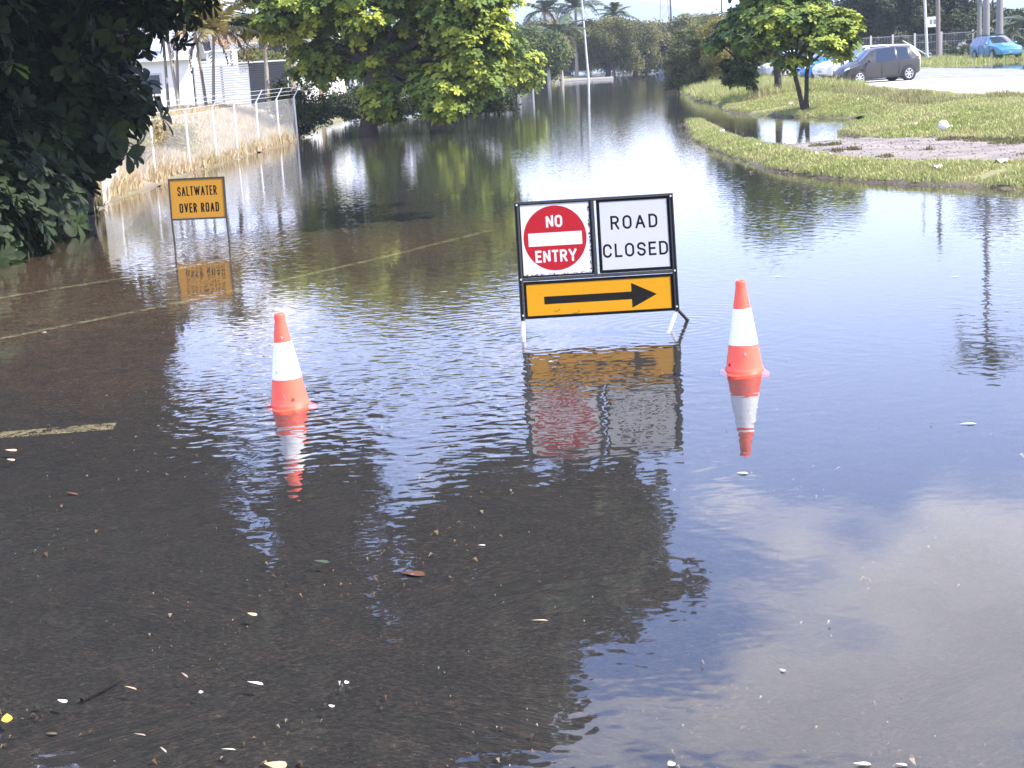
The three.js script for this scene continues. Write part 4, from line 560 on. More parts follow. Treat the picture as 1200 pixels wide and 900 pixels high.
// ------------------------------------------------------------------ traffic cones
function cone(label, [x, z], turn, roll, hole) {
  const t = thing('traffic_cone', label, 'traffic cone', [x, -0.054, z], turn, 'traffic cones in the flood'); t.rotation.set(0, turn, roll, 'YXZ');
  const orange = new THREE.MeshPhysicalMaterial({ color: C(0.9, 0.11, 0.06), roughness: 0.5, transmission: 0.0 }), white = std(0.86, 0.85, 0.83, 0.4), R = (y) => 0.137 - 0.107 * (y - 0.03) / 0.665;
  const ring = (y0, y1, d, n = 6) => { const p = []; for (let i = 0; i <= n; i++) { const y = lerp(y0, y1, i / n); p.push(new THREE.Vector2(R(y) + d, y)); } return p; };
  const b = new THREE.Shape(), a = 0.146, c = 0.05; b.moveTo(-a + c, -a); b.lineTo(a - c, -a); b.quadraticCurveTo(a, -a, a, -a + c); b.lineTo(a, a - c); b.quadraticCurveTo(a, a, a - c, a); b.lineTo(-a + c, a); b.quadraticCurveTo(-a, a, -a, a - c); b.lineTo(-a, -a + c); b.quadraticCurveTo(-a, -a, -a + c, -a);
  part('base', new THREE.ExtrudeGeometry(b, { depth: 0.02, bevelEnabled: true, bevelThickness: 0.006, bevelSize: 0.006, bevelSegments: 2, curveSegments: 6 }).rotateX(-Math.PI / 2).translate(0, 0.012, 0), orange, t);
  const body = [new THREE.Vector2(0.15, 0.036), new THREE.Vector2(0.144, 0.042), new THREE.Vector2(0.139, 0.06), ...ring(0.08, 0.655, 0, 14), new THREE.Vector2(R(0.66) + 0.004, 0.66), new THREE.Vector2(R(0.69) + 0.005, 0.69), new THREE.Vector2(R(0.69), 0.697), new THREE.Vector2(0.02, 0.697), new THREE.Vector2(0.016, 0.66)];
  part('cone_body', new THREE.LatheGeometry(body, 40), orange, t);
  part('reflective_band', new THREE.LatheGeometry([new THREE.Vector2(R(0.238), 0.238), ...ring(0.24, 0.495, 0.0022, 6), new THREE.Vector2(R(0.497), 0.497)], 40), white, t);
  if (hole) part('drain_hole', new THREE.CylinderGeometry(0.012, 0.012, 0.004, 12).rotateX(Math.PI / 2 - 0.16).translate(hole[0], 0.1, Math.sqrt(R(0.1) ** 2 - hole[0] ** 2) + 0.001), std(0.25, 0.02, 0.015, 0.8), t);
  part('scuffs', (() => { const r = rng(x * 100 | 0), l = []; for (let i = 0; i < 14; i++) { const y = 0.1 + r() * 0.5, a0 = r() * 6.28, d = 0.004 + r() * 0.008; const q = new THREE.CircleGeometry(d, 5).scale(1, 0.5 + r(), 1).rotateX(-0.16).translate(0, y, R(y) + 0.0034).rotateY(a0); l.push(q); } return l; })(), std(0.32, 0.25, 0.22, 0.8), t);
  return t;
}
cone('orange cone with white band to the left of the road closed sign', CONE_L, 0.5, 0.035, [-0.02]);
cone('orange cone with white band to the right of the road closed sign', CONE_R, 0.15, 0.012, [-0.118]);

// ------------------------------------------------------------------ cars
function car(label, { x, y, z, yaw, pitch = 0, paint, k = 'hatch', glass = glassDark, rack, group, lower }) {
  const t = thing('parked_car', label, 'car', [x, y, z], yaw, group); t.rotation.set(0, yaw, pitch, 'YXZ'); if (k === 'hatch') t.scale.set(0.93, 0.97, 0.95);
  // stations along +x (front): [x, bottom, belt, top, halfBottom, halfBelt, halfTop]
  const S = { hatch: [[-1.9, 0.5, 0.78, 0.86, 0.6, 0.66, 0.6], [-1.84, 0.3, 0.86, 0.98, 0.72, 0.76, 0.66], [-1.68, 0.24, 0.92, 1.16, 0.78, 0.82, 0.64], [-1.4, 0.22, 0.94, 1.43, 0.8, 0.84, 0.6], [-1.28, 0.22, 0.94, 1.47, 0.8, 0.845, 0.6], [-0.72, 0.2, 0.92, 1.51, 0.81, 0.85, 0.61], [-0.64, 0.2, 0.915, 1.515, 0.81, 0.85, 0.61], [0.1, 0.2, 0.9, 1.5, 0.81, 0.85, 0.6], [0.36, 0.2, 0.89, 1.45, 0.81, 0.85, 0.58], [0.46, 0.2, 0.885, 1.4, 0.81, 0.85, 0.58], [1.08, 0.2, 0.87, 1.0, 0.81, 0.84, 0.62], [1.2, 0.2, 0.85, 0.93, 0.8, 0.83, 0.62], [1.6, 0.22, 0.74, 0.82, 0.76, 0.78, 0.55], [1.8, 0.26, 0.66, 0.7, 0.68, 0.68, 0.45], [1.88, 0.36, 0.56, 0.58, 0.5, 0.5, 0.35]],
    wagon: [[-2.45, 0.5, 0.8, 0.9, 0.62, 0.68, 0.6], [-2.38, 0.32, 0.92, 1.08, 0.78, 0.8, 0.66], [-2.25, 0.26, 0.95, 1.26, 0.82, 0.86, 0.64], [-2.05, 0.24, 0.95, 1.4, 0.84, 0.88, 0.62], [-1.95, 0.24, 0.95, 1.42, 0.84, 0.88, 0.62], [-0.85, 0.22, 0.94, 1.46, 0.85, 0.89, 0.62], [-0.76, 0.22, 0.94, 1.46, 0.85, 0.89, 0.62], [0.0, 0.22, 0.93, 1.45, 0.85, 0.89, 0.61], [0.12, 0.22, 0.93, 1.43, 0.85, 0.89, 0.6], [0.24, 0.22, 0.92, 1.4, 0.85, 0.89, 0.6], [0.95, 0.22, 0.9, 1.02, 0.84, 0.87, 0.66], [1.08, 0.22, 0.89, 0.97, 0.84, 0.87, 0.68], [1.8, 0.24, 0.8, 0.86, 0.8, 0.83, 0.64], [2.15, 0.26, 0.7, 0.75, 0.74, 0.76, 0.56], [2.28, 0.34, 0.58, 0.62, 0.62, 0.62, 0.48]] }[k];
  const ring = ([px, b, m, tp, hb, hm, ht]) => { const h = [[0, b], [hb * 0.82, b], [hb, b + 0.06], [hb + 0.03, lerp(b, m, 0.45)], [hm, m], [ht, tp - 0.035], [ht - 0.06, tp - 0.004], [0, tp + 0.012]]; return [...h, ...h.slice(1, -1).reverse().map(([u, v]) => [-u, v])].map(([u, v]) => [px, v, u]); };
  const rings = S.map(ring), N = rings[0].length, quads = { body: [], wind: [], side: [], rear: [] }, last = S.length - 1, [rearA, rearB, bA, bB, frontA, frontB] = [1, 3, 5, 6, 9, 10];
  for (let i = 0; i < last; i++) for (let j = 0; j < N; j++) {
    const q = [rings[i][j], rings[i][(j + 1) % N], rings[i + 1][(j + 1) % N], rings[i + 1][j]], sideRow = j === 4 || j === 9, topRow = j >= 5 && j <= 8;
    const key = topRow && i === frontA ? 'wind' : topRow && i === 2 ? 'rear' : sideRow && i >= 4 && i <= 8 && i !== 5 && i !== 8 ? 'side' : sideRow && i === 8 ? 'body' : 'body'; quads[key].push(q);
  }
  for (const e of [0, last]) { const c = [S[e][0], (S[e][1] + S[e][3]) / 2, 0]; for (let j = 0; j < N; j++) { const a = rings[e][j], b = rings[e][(j + 1) % N]; quads.body.push(e ? [a, b, c, c] : [b, a, c, c]); } }
  const geo = (list) => { const p = []; for (const [a, b, c, d] of list) { p.push(...a, ...b, ...c); if (c !== d) p.push(...a, ...c, ...d); } const g = new THREE.BufferGeometry(); g.setAttribute('position', new THREE.Float32BufferAttribute(p, 3)); return g; };
  const smooth = (g) => { const m = mergeVertices(g, 1e-4); m.computeVertexNormals(); return toCreasedNormals(m, 0.75); };
  part('body', smooth(geo(quads.body)), paint, t);
  part('windscreen', smooth(geo(quads.wind)), glass, t); part('rear_window', smooth(geo(quads.rear)), glass, t);
  for (const s of [1, -1]) part('side_window', smooth(geo(quads.side.filter((q) => Math.sign(q[0][2]) === s))), glass, t);
  const hl = Math.abs(S[0][0]), fx = k === 'hatch' ? 1.24 : 1.42, rx = k === 'hatch' ? -1.22 : -1.38, rub = std(0.02, 0.02, 0.02, 0.85), rim = std(0.55, 0.56, 0.58, 0.3, { metalness: 0.6 }), dark = std(0.015, 0.015, 0.017, 0.7), lamp = new THREE.MeshPhysicalMaterial({ color: C(0.75, 0.77, 0.8), roughness: 0.12, clearcoat: 1 });
  for (const wx of [fx, rx]) for (const s of [1, -1]) {
    const hw = (k === 'hatch' ? 0.815 : 0.855);
    part('wheel_arch', new THREE.CylinderGeometry(0.355, 0.355, 0.16, 24).rotateX(Math.PI / 2).translate(wx, 0.33, s * (hw - 0.045)), dark, t);
    const w = part('wheel', new THREE.LatheGeometry([new THREE.Vector2(0.2, -0.09), new THREE.Vector2(0.285, -0.09), new THREE.Vector2(0.305, -0.06), new THREE.Vector2(0.305, 0.06), new THREE.Vector2(0.285, 0.09), new THREE.Vector2(0.2, 0.09)], 28).rotateX(Math.PI / 2).translate(wx, 0.305, s * (hw - 0.03)), rub, t);
    const sp = [new THREE.CylinderGeometry(0.06, 0.06, 0.02, 12).rotateX(Math.PI / 2).translate(wx, 0.305, s * (hw + 0.05))]; for (let q = 0; q < 7; q++) sp.push(box(0.045, 0.17, 0.015, 0, 0.115, 0).rotateZ(q / 7 * 6.283).translate(wx, 0.305, s * (hw + 0.046))); sp.push(new THREE.TorusGeometry(0.2, 0.018, 6, 24).translate(wx, 0.305, s * (hw + 0.045)));
    part('rim', sp, rim, w); part('hub_disc', new THREE.CylinderGeometry(0.2, 0.2, 0.01, 20).rotateX(Math.PI / 2).translate(wx, 0.305, s * (hw + 0.02)), std(0.3, 0.3, 0.31, 0.4, { metalness: 0.4 }), w);
  }
  const bumper = k === 'hatch' ? 1.86 : 2.26;
  for (const s of [1, -1]) {
    part('headlight', new THREE.SphereGeometry(1, 12, 8).scale(0.2, 0.075, 0.14).rotateY(s * 0.5).rotateZ(-0.3).translate(bumper - 0.21, k === 'hatch' ? 0.69 : 0.66, s * 0.56), lamp, t);
    part('tail_light', cbox(0.08, 0.3, 0.12, 0.02, -hl + 0.13, 0.86, s * 0.7), std(0.45, 0.03, 0.03, 0.25), t);
    part('side_mirror', new THREE.SphereGeometry(1, 10, 8).scale(0.07, 0.075, 0.11).translate(k === 'hatch' ? 0.78 : 0.66, 1.0, s * 0.96), paint, t);
    part('door_handle', cbox(0.14, 0.025, 0.03, 0.008, -0.5, 0.78, s * (k === 'hatch' ? 0.855 : 0.895)), paint, t);
    part('door_seam', [-0.74, 0.12, 0.92].map((q) => box(0.014, 0.52, 0.02, q, 0.6, s * (k === 'hatch' ? 0.842 : 0.882))), dark, t);
    part('sill', box(2.0, 0.05, 0.03, 0, 0.24, s * (k === 'hatch' ? 0.84 : 0.87)), dark, t);
  }
  part('grille', cbox(0.08, 0.13, 0.9, 0.02, bumper - 0.06, 0.4, 0), dark, t); part('number_plate', cbox(0.02, 0.11, 0.36, 0.004, bumper + 0.01, 0.45, 0), std(0.7, 0.7, 0.66, 0.5), t);
  part('wiper', [rod(V(S[frontB][0] - 0.02, S[frontB][3] + 0.03, -0.3), V(S[frontA][0] + 0.25, lerp(S[frontA][3], S[frontB][3], 0.6) + 0.06, 0.15), 0.012, 5)], dark, t);
  if (rack) { for (const s of [1, -1]) part('roof_rail', rod(V(-1.7, 1.52, s * 0.52), V(-0.1, 1.52, s * 0.52), 0.025, 6), dark, t); const l = []; for (const q of [-1.3, -0.5]) l.push(box(0.06, 0.03, 1.1, q, 1.54, 0)); part('roof_bar', l, dark, t); }
  return t;
}
const paintOf = (r, g, b, m = 0.35) => new THREE.MeshPhysicalMaterial({ color: C(r, g, b), roughness: 0.38, metalness: m, clearcoat: 0.9, clearcoatRoughness: 0.08 });
const row = 'cars parked nose-in along the right verge';
car('dark grey hatchback parked nose-in at the kerb, nearest of the row', { x: 16.35, y: 0.4, z: -70.5, yaw: Math.PI + 0.24, pitch: -0.03, paint: new THREE.MeshPhysicalMaterial({ color: C(0.045, 0.044, 0.042), roughness: 0.35, specularIntensity: 0.6, clearcoat: 0.3, clearcoatRoughness: 0.1 }), group: row });
car('white car parked just behind the dark grey hatchback', { x: 16.6, y: 0.5, z: -73.8, yaw: Math.PI + 0.32, paint: paintOf(0.8, 0.8, 0.8, 0), k: 'wagon', group: row });
car('bright blue car half hidden by the verge tree, left of the white car', { x: 15.9, y: 0.43, z: -77.6, yaw: Math.PI + 0.3, paint: paintOf(0.03, 0.2, 0.5, 0.2), group: row });
car('silver car glimpsed between the verge tree trunks, far left of the row', { x: 15.4, y: 0.43, z: -85.5, yaw: Math.PI + 0.3, paint: paintOf(0.5, 0.5, 0.52), group: row });
car('light blue station wagon with roof rack parked beyond the puddle', { x: 31.9, y: 0.5, z: -104.5, yaw: -Math.PI / 2 + 0.1, paint: paintOf(0.05, 0.2, 0.36, 0.15), k: 'wagon', rack: true });
car('teal vehicle half seen under the trees at the far end of the road', { x: 18.6, y: 0.1, z: -176, yaw: -Math.PI / 2 + 0.2, paint: paintOf(0.06, 0.3, 0.36, 0.1), k: 'wagon' });

// ------------------------------------------------------------------ grass
function tuftGeo(n, h, spread, seed) { const r = rng(seed), p = []; for (let i = 0; i < n; i++) { const a = r() * 6.28, d = r() * spread, x = Math.cos(a) * d, z = Math.sin(a) * d, hh = h * (0.5 + r() * 0.6), bx = (r() - 0.5) * hh * 0.9, bz = (r() - 0.5) * hh * 0.9, w = 0.008 + r() * 0.006, ux = Math.cos(a * 3) * w, uz = Math.sin(a * 3) * w; p.push(x - ux, 0, z - uz, x + ux, 0, z + uz, x + bx * 0.4 + ux * 0.7, hh * 0.6, z + bz * 0.4 + uz * 0.7, x - ux, 0, z - uz, x + bx * 0.4 + ux * 0.7, hh * 0.6, z + bz * 0.4 + uz * 0.7, x + bx * 0.4 - ux * 0.7, hh * 0.6, z + bz * 0.4 - uz * 0.7, x + bx * 0.4 - ux * 0.7, hh * 0.6, z + bz * 0.4 - uz * 0.7, x + bx * 0.4 + ux * 0.7, hh * 0.6, z + bz * 0.4 + uz * 0.7, x + bx, hh, z + bz); } const g = new THREE.BufferGeometry(); g.setAttribute('position', new THREE.Float32BufferAttribute(p, 3)); g.computeVertexNormals(); return g; }
const tuft = tuftGeo(16, 0.075, 0.11, 1), tallTuft = tuftGeo(16, 0.3, 0.14, 2), grassMat = new THREE.MeshPhysicalMaterial({ color: 0xffffff, roughness: 0.8, transmission: 0.3, thickness: 0, side: THREE.DoubleSide, specularIntensity: 0.3 });
function sward(name, label, poly, height, n, geo, x0, x1, z0, z1, seed, tones, skip = () => false, s0 = 1) {
  const r = rng(seed), list = []; let guard = 0;
  while (list.length < n && guard++ < n * 20) {
    const x = lerp(x0, x1, r()), z = lerp(z0, z1, r()), s = sdf(poly, x, z); if (s < 0.08 || r() > sstep(0.02, 0.5, s) + 0.25 || skip(x, z)) continue;
    const dens = fbm(x * 0.7, z * 0.7, 2, 3); if (r() > 0.66 + dens * 2.2) continue;
    const y = height(x, z); if (y < 0.02) continue;
    const k = s0 * (0.6 + r() * 0.7) * (1 + dens * 0.6), c = mixc(mixc(tones[0], tones[1], r()), tones[2], 0.35 + 0.9 * fbm(x * 0.35, z * 0.35, 6, 3) + (r() - 0.5) * 0.4);
    list.push({ m: new THREE.Matrix4().compose(V(x, y - 0.01, z), new THREE.Quaternion().setFromAxisAngle(Y, r() * 6.28), V(k, k * (0.7 + r() * 0.6), k)), c });
  }
  const im = instances(numbered(name), geo, grassMat, list, scene); describe(im, label, 'grass'); return im;
}
const gr = [C(0.24, 0.33, 0.075), C(0.4, 0.4, 0.13), C(0.54, 0.47, 0.25)];
const inPath = (x, z) => sdf(PATH, x, z) > 0 && sdf(STRIP, x, z) < 0.25;
sward('grass', 'short patchy grass on the low strip along the flood edge', STRIP, heightStrip, 30000, tuft, 4.6, 16, -53, -18, 301, gr);
sward('grass', 'mown grass on the verge below the parked cars', VERGE, heightVerge, 90000, tuft, 8, 24, -75, -20, 302, gr, (x, z) => z < -46 && x > 14.4 + (z + 50) * -0.02 && x > 13, 1.15);
sward('grass', 'rank grass on the verge beyond the almond trees', VERGE, heightVerge, 9000, tallTuft, 9, 15, -97, -62, 303, gr, (x, z) => x > 14.2, 1.0);
sward('tall_grass', 'tall pale grass along the edge of the car park', VERGE, heightVerge, 2600, tallTuft, 12, 22, -64, -40, 304, [C(0.24, 0.26, 0.08), C(0.34, 0.31, 0.14), C(0.42, 0.36, 0.2)], (x, z) => { const e = z < -50 ? 13.4 : 12.9 + (z + 50) * 0.55; return x > e || x < e - 1.3; }, 0.68);
sward('grass', 'sparse weeds straggling over the gravel path', PATH, heightPath, 1500, tuft, 6, 16, -41, -20, 309, [C(0.16, 0.17, 0.06), C(0.22, 0.2, 0.09), C(0.12, 0.09, 0.06)], (x, z) => fbm(x * 0.55, z * 0.55, 12, 3) < 0.2 || sdf(STRIP, x, z) > 0 || sdf(VERGE, x, z) > 0.1, 0.9);
sward('grass', 'rough grass around the light blue wagon', VERGE, heightVerge, 7000, tallTuft, 26, 46, -122, -98, 305, gr, (x, z) => z > -100 && x < 33, 1.1);
sward('dry_grass', 'dry straw-coloured grass on the bank behind the wire fence', LEFT, heightLeft, 30000, tallTuft, -12, -6.3, -62, -29, 306, [C(0.6, 0.46, 0.3), C(0.66, 0.55, 0.38), C(0.42, 0.35, 0.17)], (x, z) => x > -7.75 + Math.max(0, -z - 37) * 0.048, 1.0);
sward('dry_grass', 'rough growth at the water edge under the big dark tree', LEFT, heightLeft, 4000, tallTuft, -12, -6.8, -31, -20, 307, [C(0.07, 0.09, 0.03), C(0.1, 0.11, 0.04), C(0.14, 0.1, 0.06)], () => false, 0.9);
sward('grass', 'grass on the far left bank beyond the large middle tree', LEFT, heightLeft, 9000, tallTuft, -7, 9, -152, -88, 308, gr, () => false, 1.2);

// ------------------------------------------------------------------ old road paint under the water
const paintTex = noiseTexture(256, 8, (x, y, s) => { const v = 0.47 + 0.12 * nz(...torus(x, y, s, 12)) + 0.16 * nz(...torus(x, y, s, 50)); return [v * 1.02, v * 0.94, v * 0.72]; }, true);
const wearTex = noiseTexture(512, 8, (x, y, s) => 0.62 + 0.5 * nz(...torus(x, y, s, 16)) + 0.45 * nz(...torus(x + 90, y, s, 60)) + 0.3 * nz(...torus(x, y + 50, s, 140)));
const oldPaint = new THREE.MeshStandardMaterial({ map: paintTex, alphaMap: wearTex, alphaTest: 0.5, roughness: 0.9 });
function stripe(label, pts, w) {
  const pos = [], uv = [], idx = []; pts.forEach(([x, z], i) => { const a = pts[Math.max(0, i - 1)], b = pts[Math.min(pts.length - 1, i + 1)], L = Math.hypot(b[0] - a[0], b[1] - a[1]), nx = -(b[1] - a[1]) / L * w / 2, nzv = (b[0] - a[0]) / L * w / 2; pos.push(x - nx, -0.041, z - nzv, x + nx, -0.041, z + nzv); uv.push(x, z, x + nx, z + nzv); });
  for (let i = 0; i < pts.length - 1; i++) { const a = i * 2; idx.push(a, a + 2, a + 1, a + 1, a + 2, a + 3); }
  const g = new THREE.BufferGeometry(); g.setAttribute('position', new THREE.Float32BufferAttribute(pos, 3)); g.setAttribute('uv', new THREE.Float32BufferAttribute(uv, 2)); g.setIndex(idx); g.computeVertexNormals(); if (g.attributes.normal.getY(0) < 0) { g.index.array.reverse(); g.computeVertexNormals(); }
  solo('road_marking', g, oldPaint, label, 'road marking');
}
stripe('long curving faded line under the water from the left edge past the yellow sign', [[-7, -13.1], [-4.84, -15.3], [-3.6, -16.9], [-2.6, -18.4], [-1.6, -20.0], [-0.2, -22.6]], 0.12);
stripe('faded brownish line under the water nearer the left bank', [[-8, -16.6], [-5.76, -18.4], [-4.15, -20.1], [-2.9, -22.2]], 0.14);
stripe('short faded white bar under the water at the left edge', [[-6.5, -10.6], [-3.53, -10.89], [-2.76, -10.97]], 0.22);

// ------------------------------------------------------------------ leaves and litter on the water
const litterLeaf = leafGeo(0.16, 0.075, 0.15, 0.06), litterMats = {};
const lm = (r, g, b) => litterMats[[r, g, b]] ??= new THREE.MeshStandardMaterial({ color: C(r * 0.72, g * 0.7, b * 0.66), roughness: 0.75, side: THREE.DoubleSide });
function litter(label, x, z, len, turn, col, y = 0.006, wid = 1, group) { const m = solo('fallen_leaf', litterLeaf, lm(...col), label, 'leaf', group); m.scale.set(len / 0.16 * wid, len / 0.16, len / 0.16); m.rotation.y = turn; m.position.set(x, y, z); return m; }
litter('yellow-orange leaf floating at the lower left frame edge', -1.95, -5.70, 0.078, 0.3, [0.75, 0.42, 0.04], 0.006, 1.1);
litter('tan leaf cut by the bottom frame edge', -0.91, -5.12, 0.083, 1.2, [0.6, 0.36, 0.2], 0.006, 1.5);
litter('curved pale leaf floating in the lower left, largest of the white ones', -1.08, -5.88, 0.073, 1.1, [0.8, 0.78, 0.7], 0.006, 0.6);
litter('small cream oval leaf right of the yellow leaf', -1.79, -5.81, 0.049, 1.0, [0.8, 0.78, 0.6], 0.006, 1.1);
litter('small tan and white leaf above the curved pale one', -1.20, -6.69, 0.056, 0.9, [0.62, 0.45, 0.22], 0.006, 1.1);
litter('brown leaf lying on the road under the water below the broken sky reflection', -0.57, -7.26, 0.12, 1.2, [0.2, 0.085, 0.05], -0.035, 1.2);
litter('dark green leaf floating left of the sunken brown leaf', -0.99, -7.40, 0.082, 1.1, [0.05, 0.075, 0.03], 0.006, 0.9);
litter('peach leaf floating at the left edge below the white road bar, upper of two', -3.29, -10.21, 0.088, 1.2, [0.75, 0.45, 0.25], 0.006, 1.2);
litter('pale leaf just under the peach leaf at the left edge', -3.20, -9.94, 0.07, 1.0, [0.7, 0.52, 0.35], 0.006, 1.0);
litter('tiny white petal right of the curved pale leaf', -0.70, -5.83, 0.03, 0.4, [0.8, 0.8, 0.78], 0.006, 1.3);
litter('tiny white petal below and right of the curved pale leaf', -0.74, -5.60, 0.029, 0.8, [0.8, 0.8, 0.76], 0.006, 1.3);
litter('small greyish fragment left of the curved pale leaf', -1.25, -5.82, 0.03, 0.3, [0.5, 0.48, 0.45], 0.006, 1.3);
litter('dull brown leaf beside the yellow leaf', -1.78, -5.59, 0.044, 1.4, [0.22, 0.15, 0.1], -0.035, 1.0);
litter('reddish sliver of leaf under the water at the left', -2.63, -9.16, 0.099, 1.0, [0.3, 0.14, 0.1], -0.035, 0.5);
litter('white leaf floating at the right in the blue reflection', 2.64, -9.37, 0.101, 1.5, [0.85, 0.85, 0.85], 0.006, 0.6);
litter('pale grey leaf floating below the right cone reflection', 1.19, -8.55, 0.065, 1.3, [0.5, 0.52, 0.58], 0.006, 1.2);
litter('white petal at the bottom edge right of centre', 0.44, -4.95, 0.037, 0.2, [0.85, 0.82, 0.75], 0.006, 1.5);
litter('white leaf at the bottom edge at lower right', 1.02, -4.85, 0.056, 1.4, [0.85, 0.83, 0.78], 0.006, 0.9);
litter('beige fragment at the bottom edge, rightmost', 1.15, -4.83, 0.039, 1.2, [0.55, 0.48, 0.38], 0.006, 1.0);
litter('thin straw sliver on the dark reflection right of centre', 0.02, -6.38, 0.071, 1.5, [0.6, 0.52, 0.3], 0.006, 0.3);
litter('thin yellowish sliver beside the dark sunken twig', -1.56, -5.91, 0.067, 1.0, [0.5, 0.38, 0.2], 0.006, 0.35);
litter('thin brown sliver in the lower left', -1.36, -6.02, 0.061, 0.6, [0.35, 0.25, 0.18], 0.006, 0.35);
litter('pale straw sliver near the bottom edge', -1.08, -5.26, 0.054, 1.4, [0.6, 0.52, 0.4], 0.006, 0.4);
litter('thin tan sliver near the bottom edge at lower left', -1.30, -5.31, 0.055, 0.6, [0.55, 0.42, 0.28], 0.006, 0.3);
litter('pale brown sliver between the twig and the bottom edge', -1.42, -5.44, 0.05, 1.2, [0.45, 0.36, 0.26], 0.006, 0.35);
litter('tiny white petal on the bright water at right', 4.25, -15.33, 0.065, 1.5, [0.8, 0.8, 0.8], 0.006, 1.0);
litter('tiny white petal right of the right cone tip', 2.66, -16.05, 0.085, 1.5, [0.8, 0.8, 0.8], 0.006, 1.0);
litter('tiny white petal on the left by the long faded line', -4.43, -15.24, 0.049, 1.4, [0.8, 0.8, 0.75], 0.006, 1.2);
litter('tiny pale fragment on the dark reflection in the middle', -0.21, -7.49, 0.037, 1.4, [0.6, 0.58, 0.5], 0.006, 1.0);
litter('small pale fragment in the cloud reflection at lower right', 0.93, -5.69, 0.029, 0.6, [0.6, 0.58, 0.55], 0.006, 1.2);
solo('twig', limb([V(-1.72, -0.03, -5.88), V(-1.66, -0.025, -5.96), V(-1.61, -0.03, -6.07)], [0.009, 0.007, 0.003], 6), bark, 'dark twig lying under the water at the lower left', 'twig');

{
  const r = rng(501), list = [], fleck = simpleLeaf(0.02, 0.012, 0.05);
  for (let i = 0; i < 300; i++) { const z = -4.6 - 8.5 * Math.pow(r(), 1.5), x = (r() - 0.5) * 2 * (-z) * 0.36; if (fbm(x * 0.8, z * 0.8, 3, 2) < -0.12) continue; const s = 0.22 + r() * r() * r() * 0.8, v = 0.16 + r() * r() * 0.36; list.push({ m: new THREE.Matrix4().compose(V(x, 0.004, z), new THREE.Quaternion().setFromEuler(new THREE.Euler(0, r() * 6.28, 0)), V(s, s, s)), c: C(v, v * 0.95, v * 0.85) }); }
  const im = instances(numbered('petal_flecks'), fleck, matteFoliage, list, scene); describe(im, 'tiny pale petal flecks scattered over the near water', 'petals');
}
{ // drift of broken leaf bits lying on the road under the water
  const r = rng(502), list = [], bit = simpleLeaf(0.05, 0.02, 0.08), tones = [C(0.16, 0.09, 0.05), C(0.09, 0.06, 0.04), C(0.3, 0.2, 0.1), C(0.05, 0.055, 0.03), C(0.38, 0.3, 0.2)];
  for (let i = 0; i < 5200 && list.length < 1100; i++) { const z = -4.5 - 8 * Math.pow(r(), 1.4), x = (r() - 0.5) * 2 * (-z) * 0.37; if (fbm(x * 0.9, z * 0.9, 8, 3) < 0.1 - 0.12 * (x < 0 ? 1 : 0)) continue; const s = 0.2 + r() * r() * 0.9; list.push({ m: new THREE.Matrix4().compose(V(x, -0.038, z), new THREE.Quaternion().setFromEuler(new THREE.Euler((r() - 0.5) * 0.3, r() * 6.28, (r() - 0.5) * 0.3)), V(s * (0.4 + r()), s, s)), c: tones[Math.floor(r() * 5)] }); }
  for (let i = 0; i < 30000 && list.length < 1500; i++) { const x = 4.2 + r() * 9, z = -53 + r() * 34, d = sdf(STRIP, x, z); if (d > -0.02 || d < -0.5 * r() || sdf(VERGE, x, z) > -0.5 || fbm(x * 0.8, z * 0.8, 3, 2) < 0) continue; const s = 0.5 + r() * 0.9; list.push({ m: new THREE.Matrix4().compose(V(x, 0.005, z), new THREE.Quaternion().setFromEuler(new THREE.Euler(0, r() * 6.28, 0)), V(s, s, s)), c: tones[Math.floor(r() * 5)] }); }
  const im = instances(numbered('leaf_fragments'), bit, matteFoliage, list, scene); describe(im, 'broken brown leaf bits in the near water and drifted along the grassy strip', 'leaf litter');
}
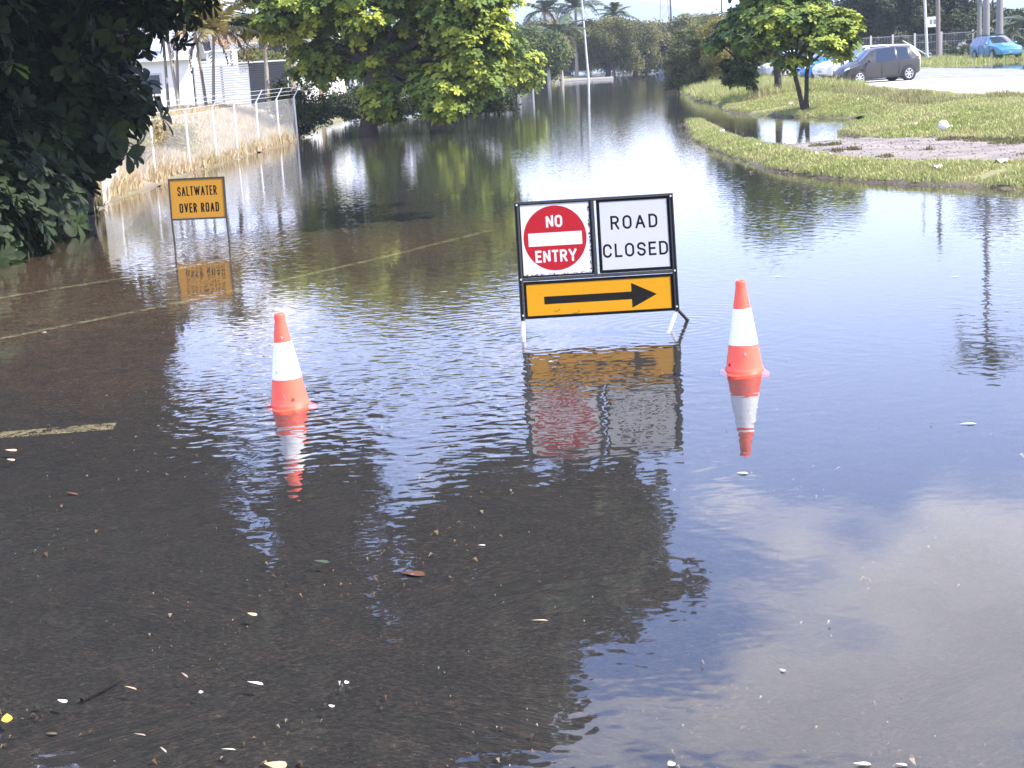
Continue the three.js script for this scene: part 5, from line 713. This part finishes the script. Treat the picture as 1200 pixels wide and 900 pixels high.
{ // stones on the gravel path
  const r = rng(503), list = [], stone = new THREE.IcosahedronGeometry(0.03, 0), mat = std(1, 1, 1, 0.95, { flatShading: true });
  for (let i = 0; i < 40000 && list.length < 2200; i++) { const x = 6 + r() * 9, z = -41 + r() * 20; if (sdf(PATH, x, z) < 0.05 || sdf(STRIP, x, z) > 0.1 || sdf(VERGE, x, z) > 0.2) continue; const s = 0.25 + r() * r() * 1.2, v = 0.12 + r() * 0.16; list.push({ m: new THREE.Matrix4().compose(V(x, heightPath(x, z), z), new THREE.Quaternion().setFromEuler(new THREE.Euler(r() * 6, r() * 6, 0)), V(s, s * 0.6, s)), c: C(v * 1.08, v * 0.95, v * 0.82) }); }
  const im = instances(numbered('gravel'), stone, mat, list, scene); describe(im, 'loose stones and dirt crumbs strewn over the gravel path', 'gravel');
}
{ // ball and scraps on the verge
  const t = thing('ball', 'round white ball lying on the verge at the right', 'ball', [9.57, 0.36, -35.1]); part('ball_shell', new THREE.SphereGeometry(0.11, 20, 14), std(0.82, 0.8, 0.75, 0.5), t); part('seam', new THREE.TorusGeometry(0.1105, 0.004, 5, 28).rotateX(0.8), std(0.5, 0.47, 0.42, 0.7), t);
  const r = rng(77), pl = new THREE.PlaneGeometry(0.16, 0.1, 3, 2), p = pl.attributes.position; for (let i = 0; i < p.count; i++) p.setZ(i, 0.03 * Math.sin(i * 2.3)); pl.rotateX(-Math.PI / 2); pl.computeVertexNormals();
  const spots = [[5.9, -43], [6.3, -38], [5.5, -34.6], [5.7, -32], [5.9, -30.5], [6.5, -29.5], [7.3, -27.2], [7.0, -25.9], [8.2, -25.0], [9.1, -24.6], [6.4, -31.6], [8.0, -26.0], [9.6, -25.4], [8.7, -23.9], [9.8, -38.2], [10.1, -36.5], [8.9, -53], [9.9, -55], [11.5, -52], [10.2, -58]];
  spots.forEach(([x, z]) => { const y = sdf(STRIP, x, z) > 0 ? heightStrip(x, z) : heightVerge(x, z), m = solo('litter_scrap', pl, lm(0.75, 0.72, 0.64), 'small pale scrap of litter lying in the short grass', 'litter', 'pale litter scraps on the right grass'); m.position.set(x, y + 0.06, z); m.rotation.set(r() * 0.5, r() * 6, r() * 0.5); m.scale.setScalar(0.6 + r() * 0.8); });
}

renderer.render(scene, camera);
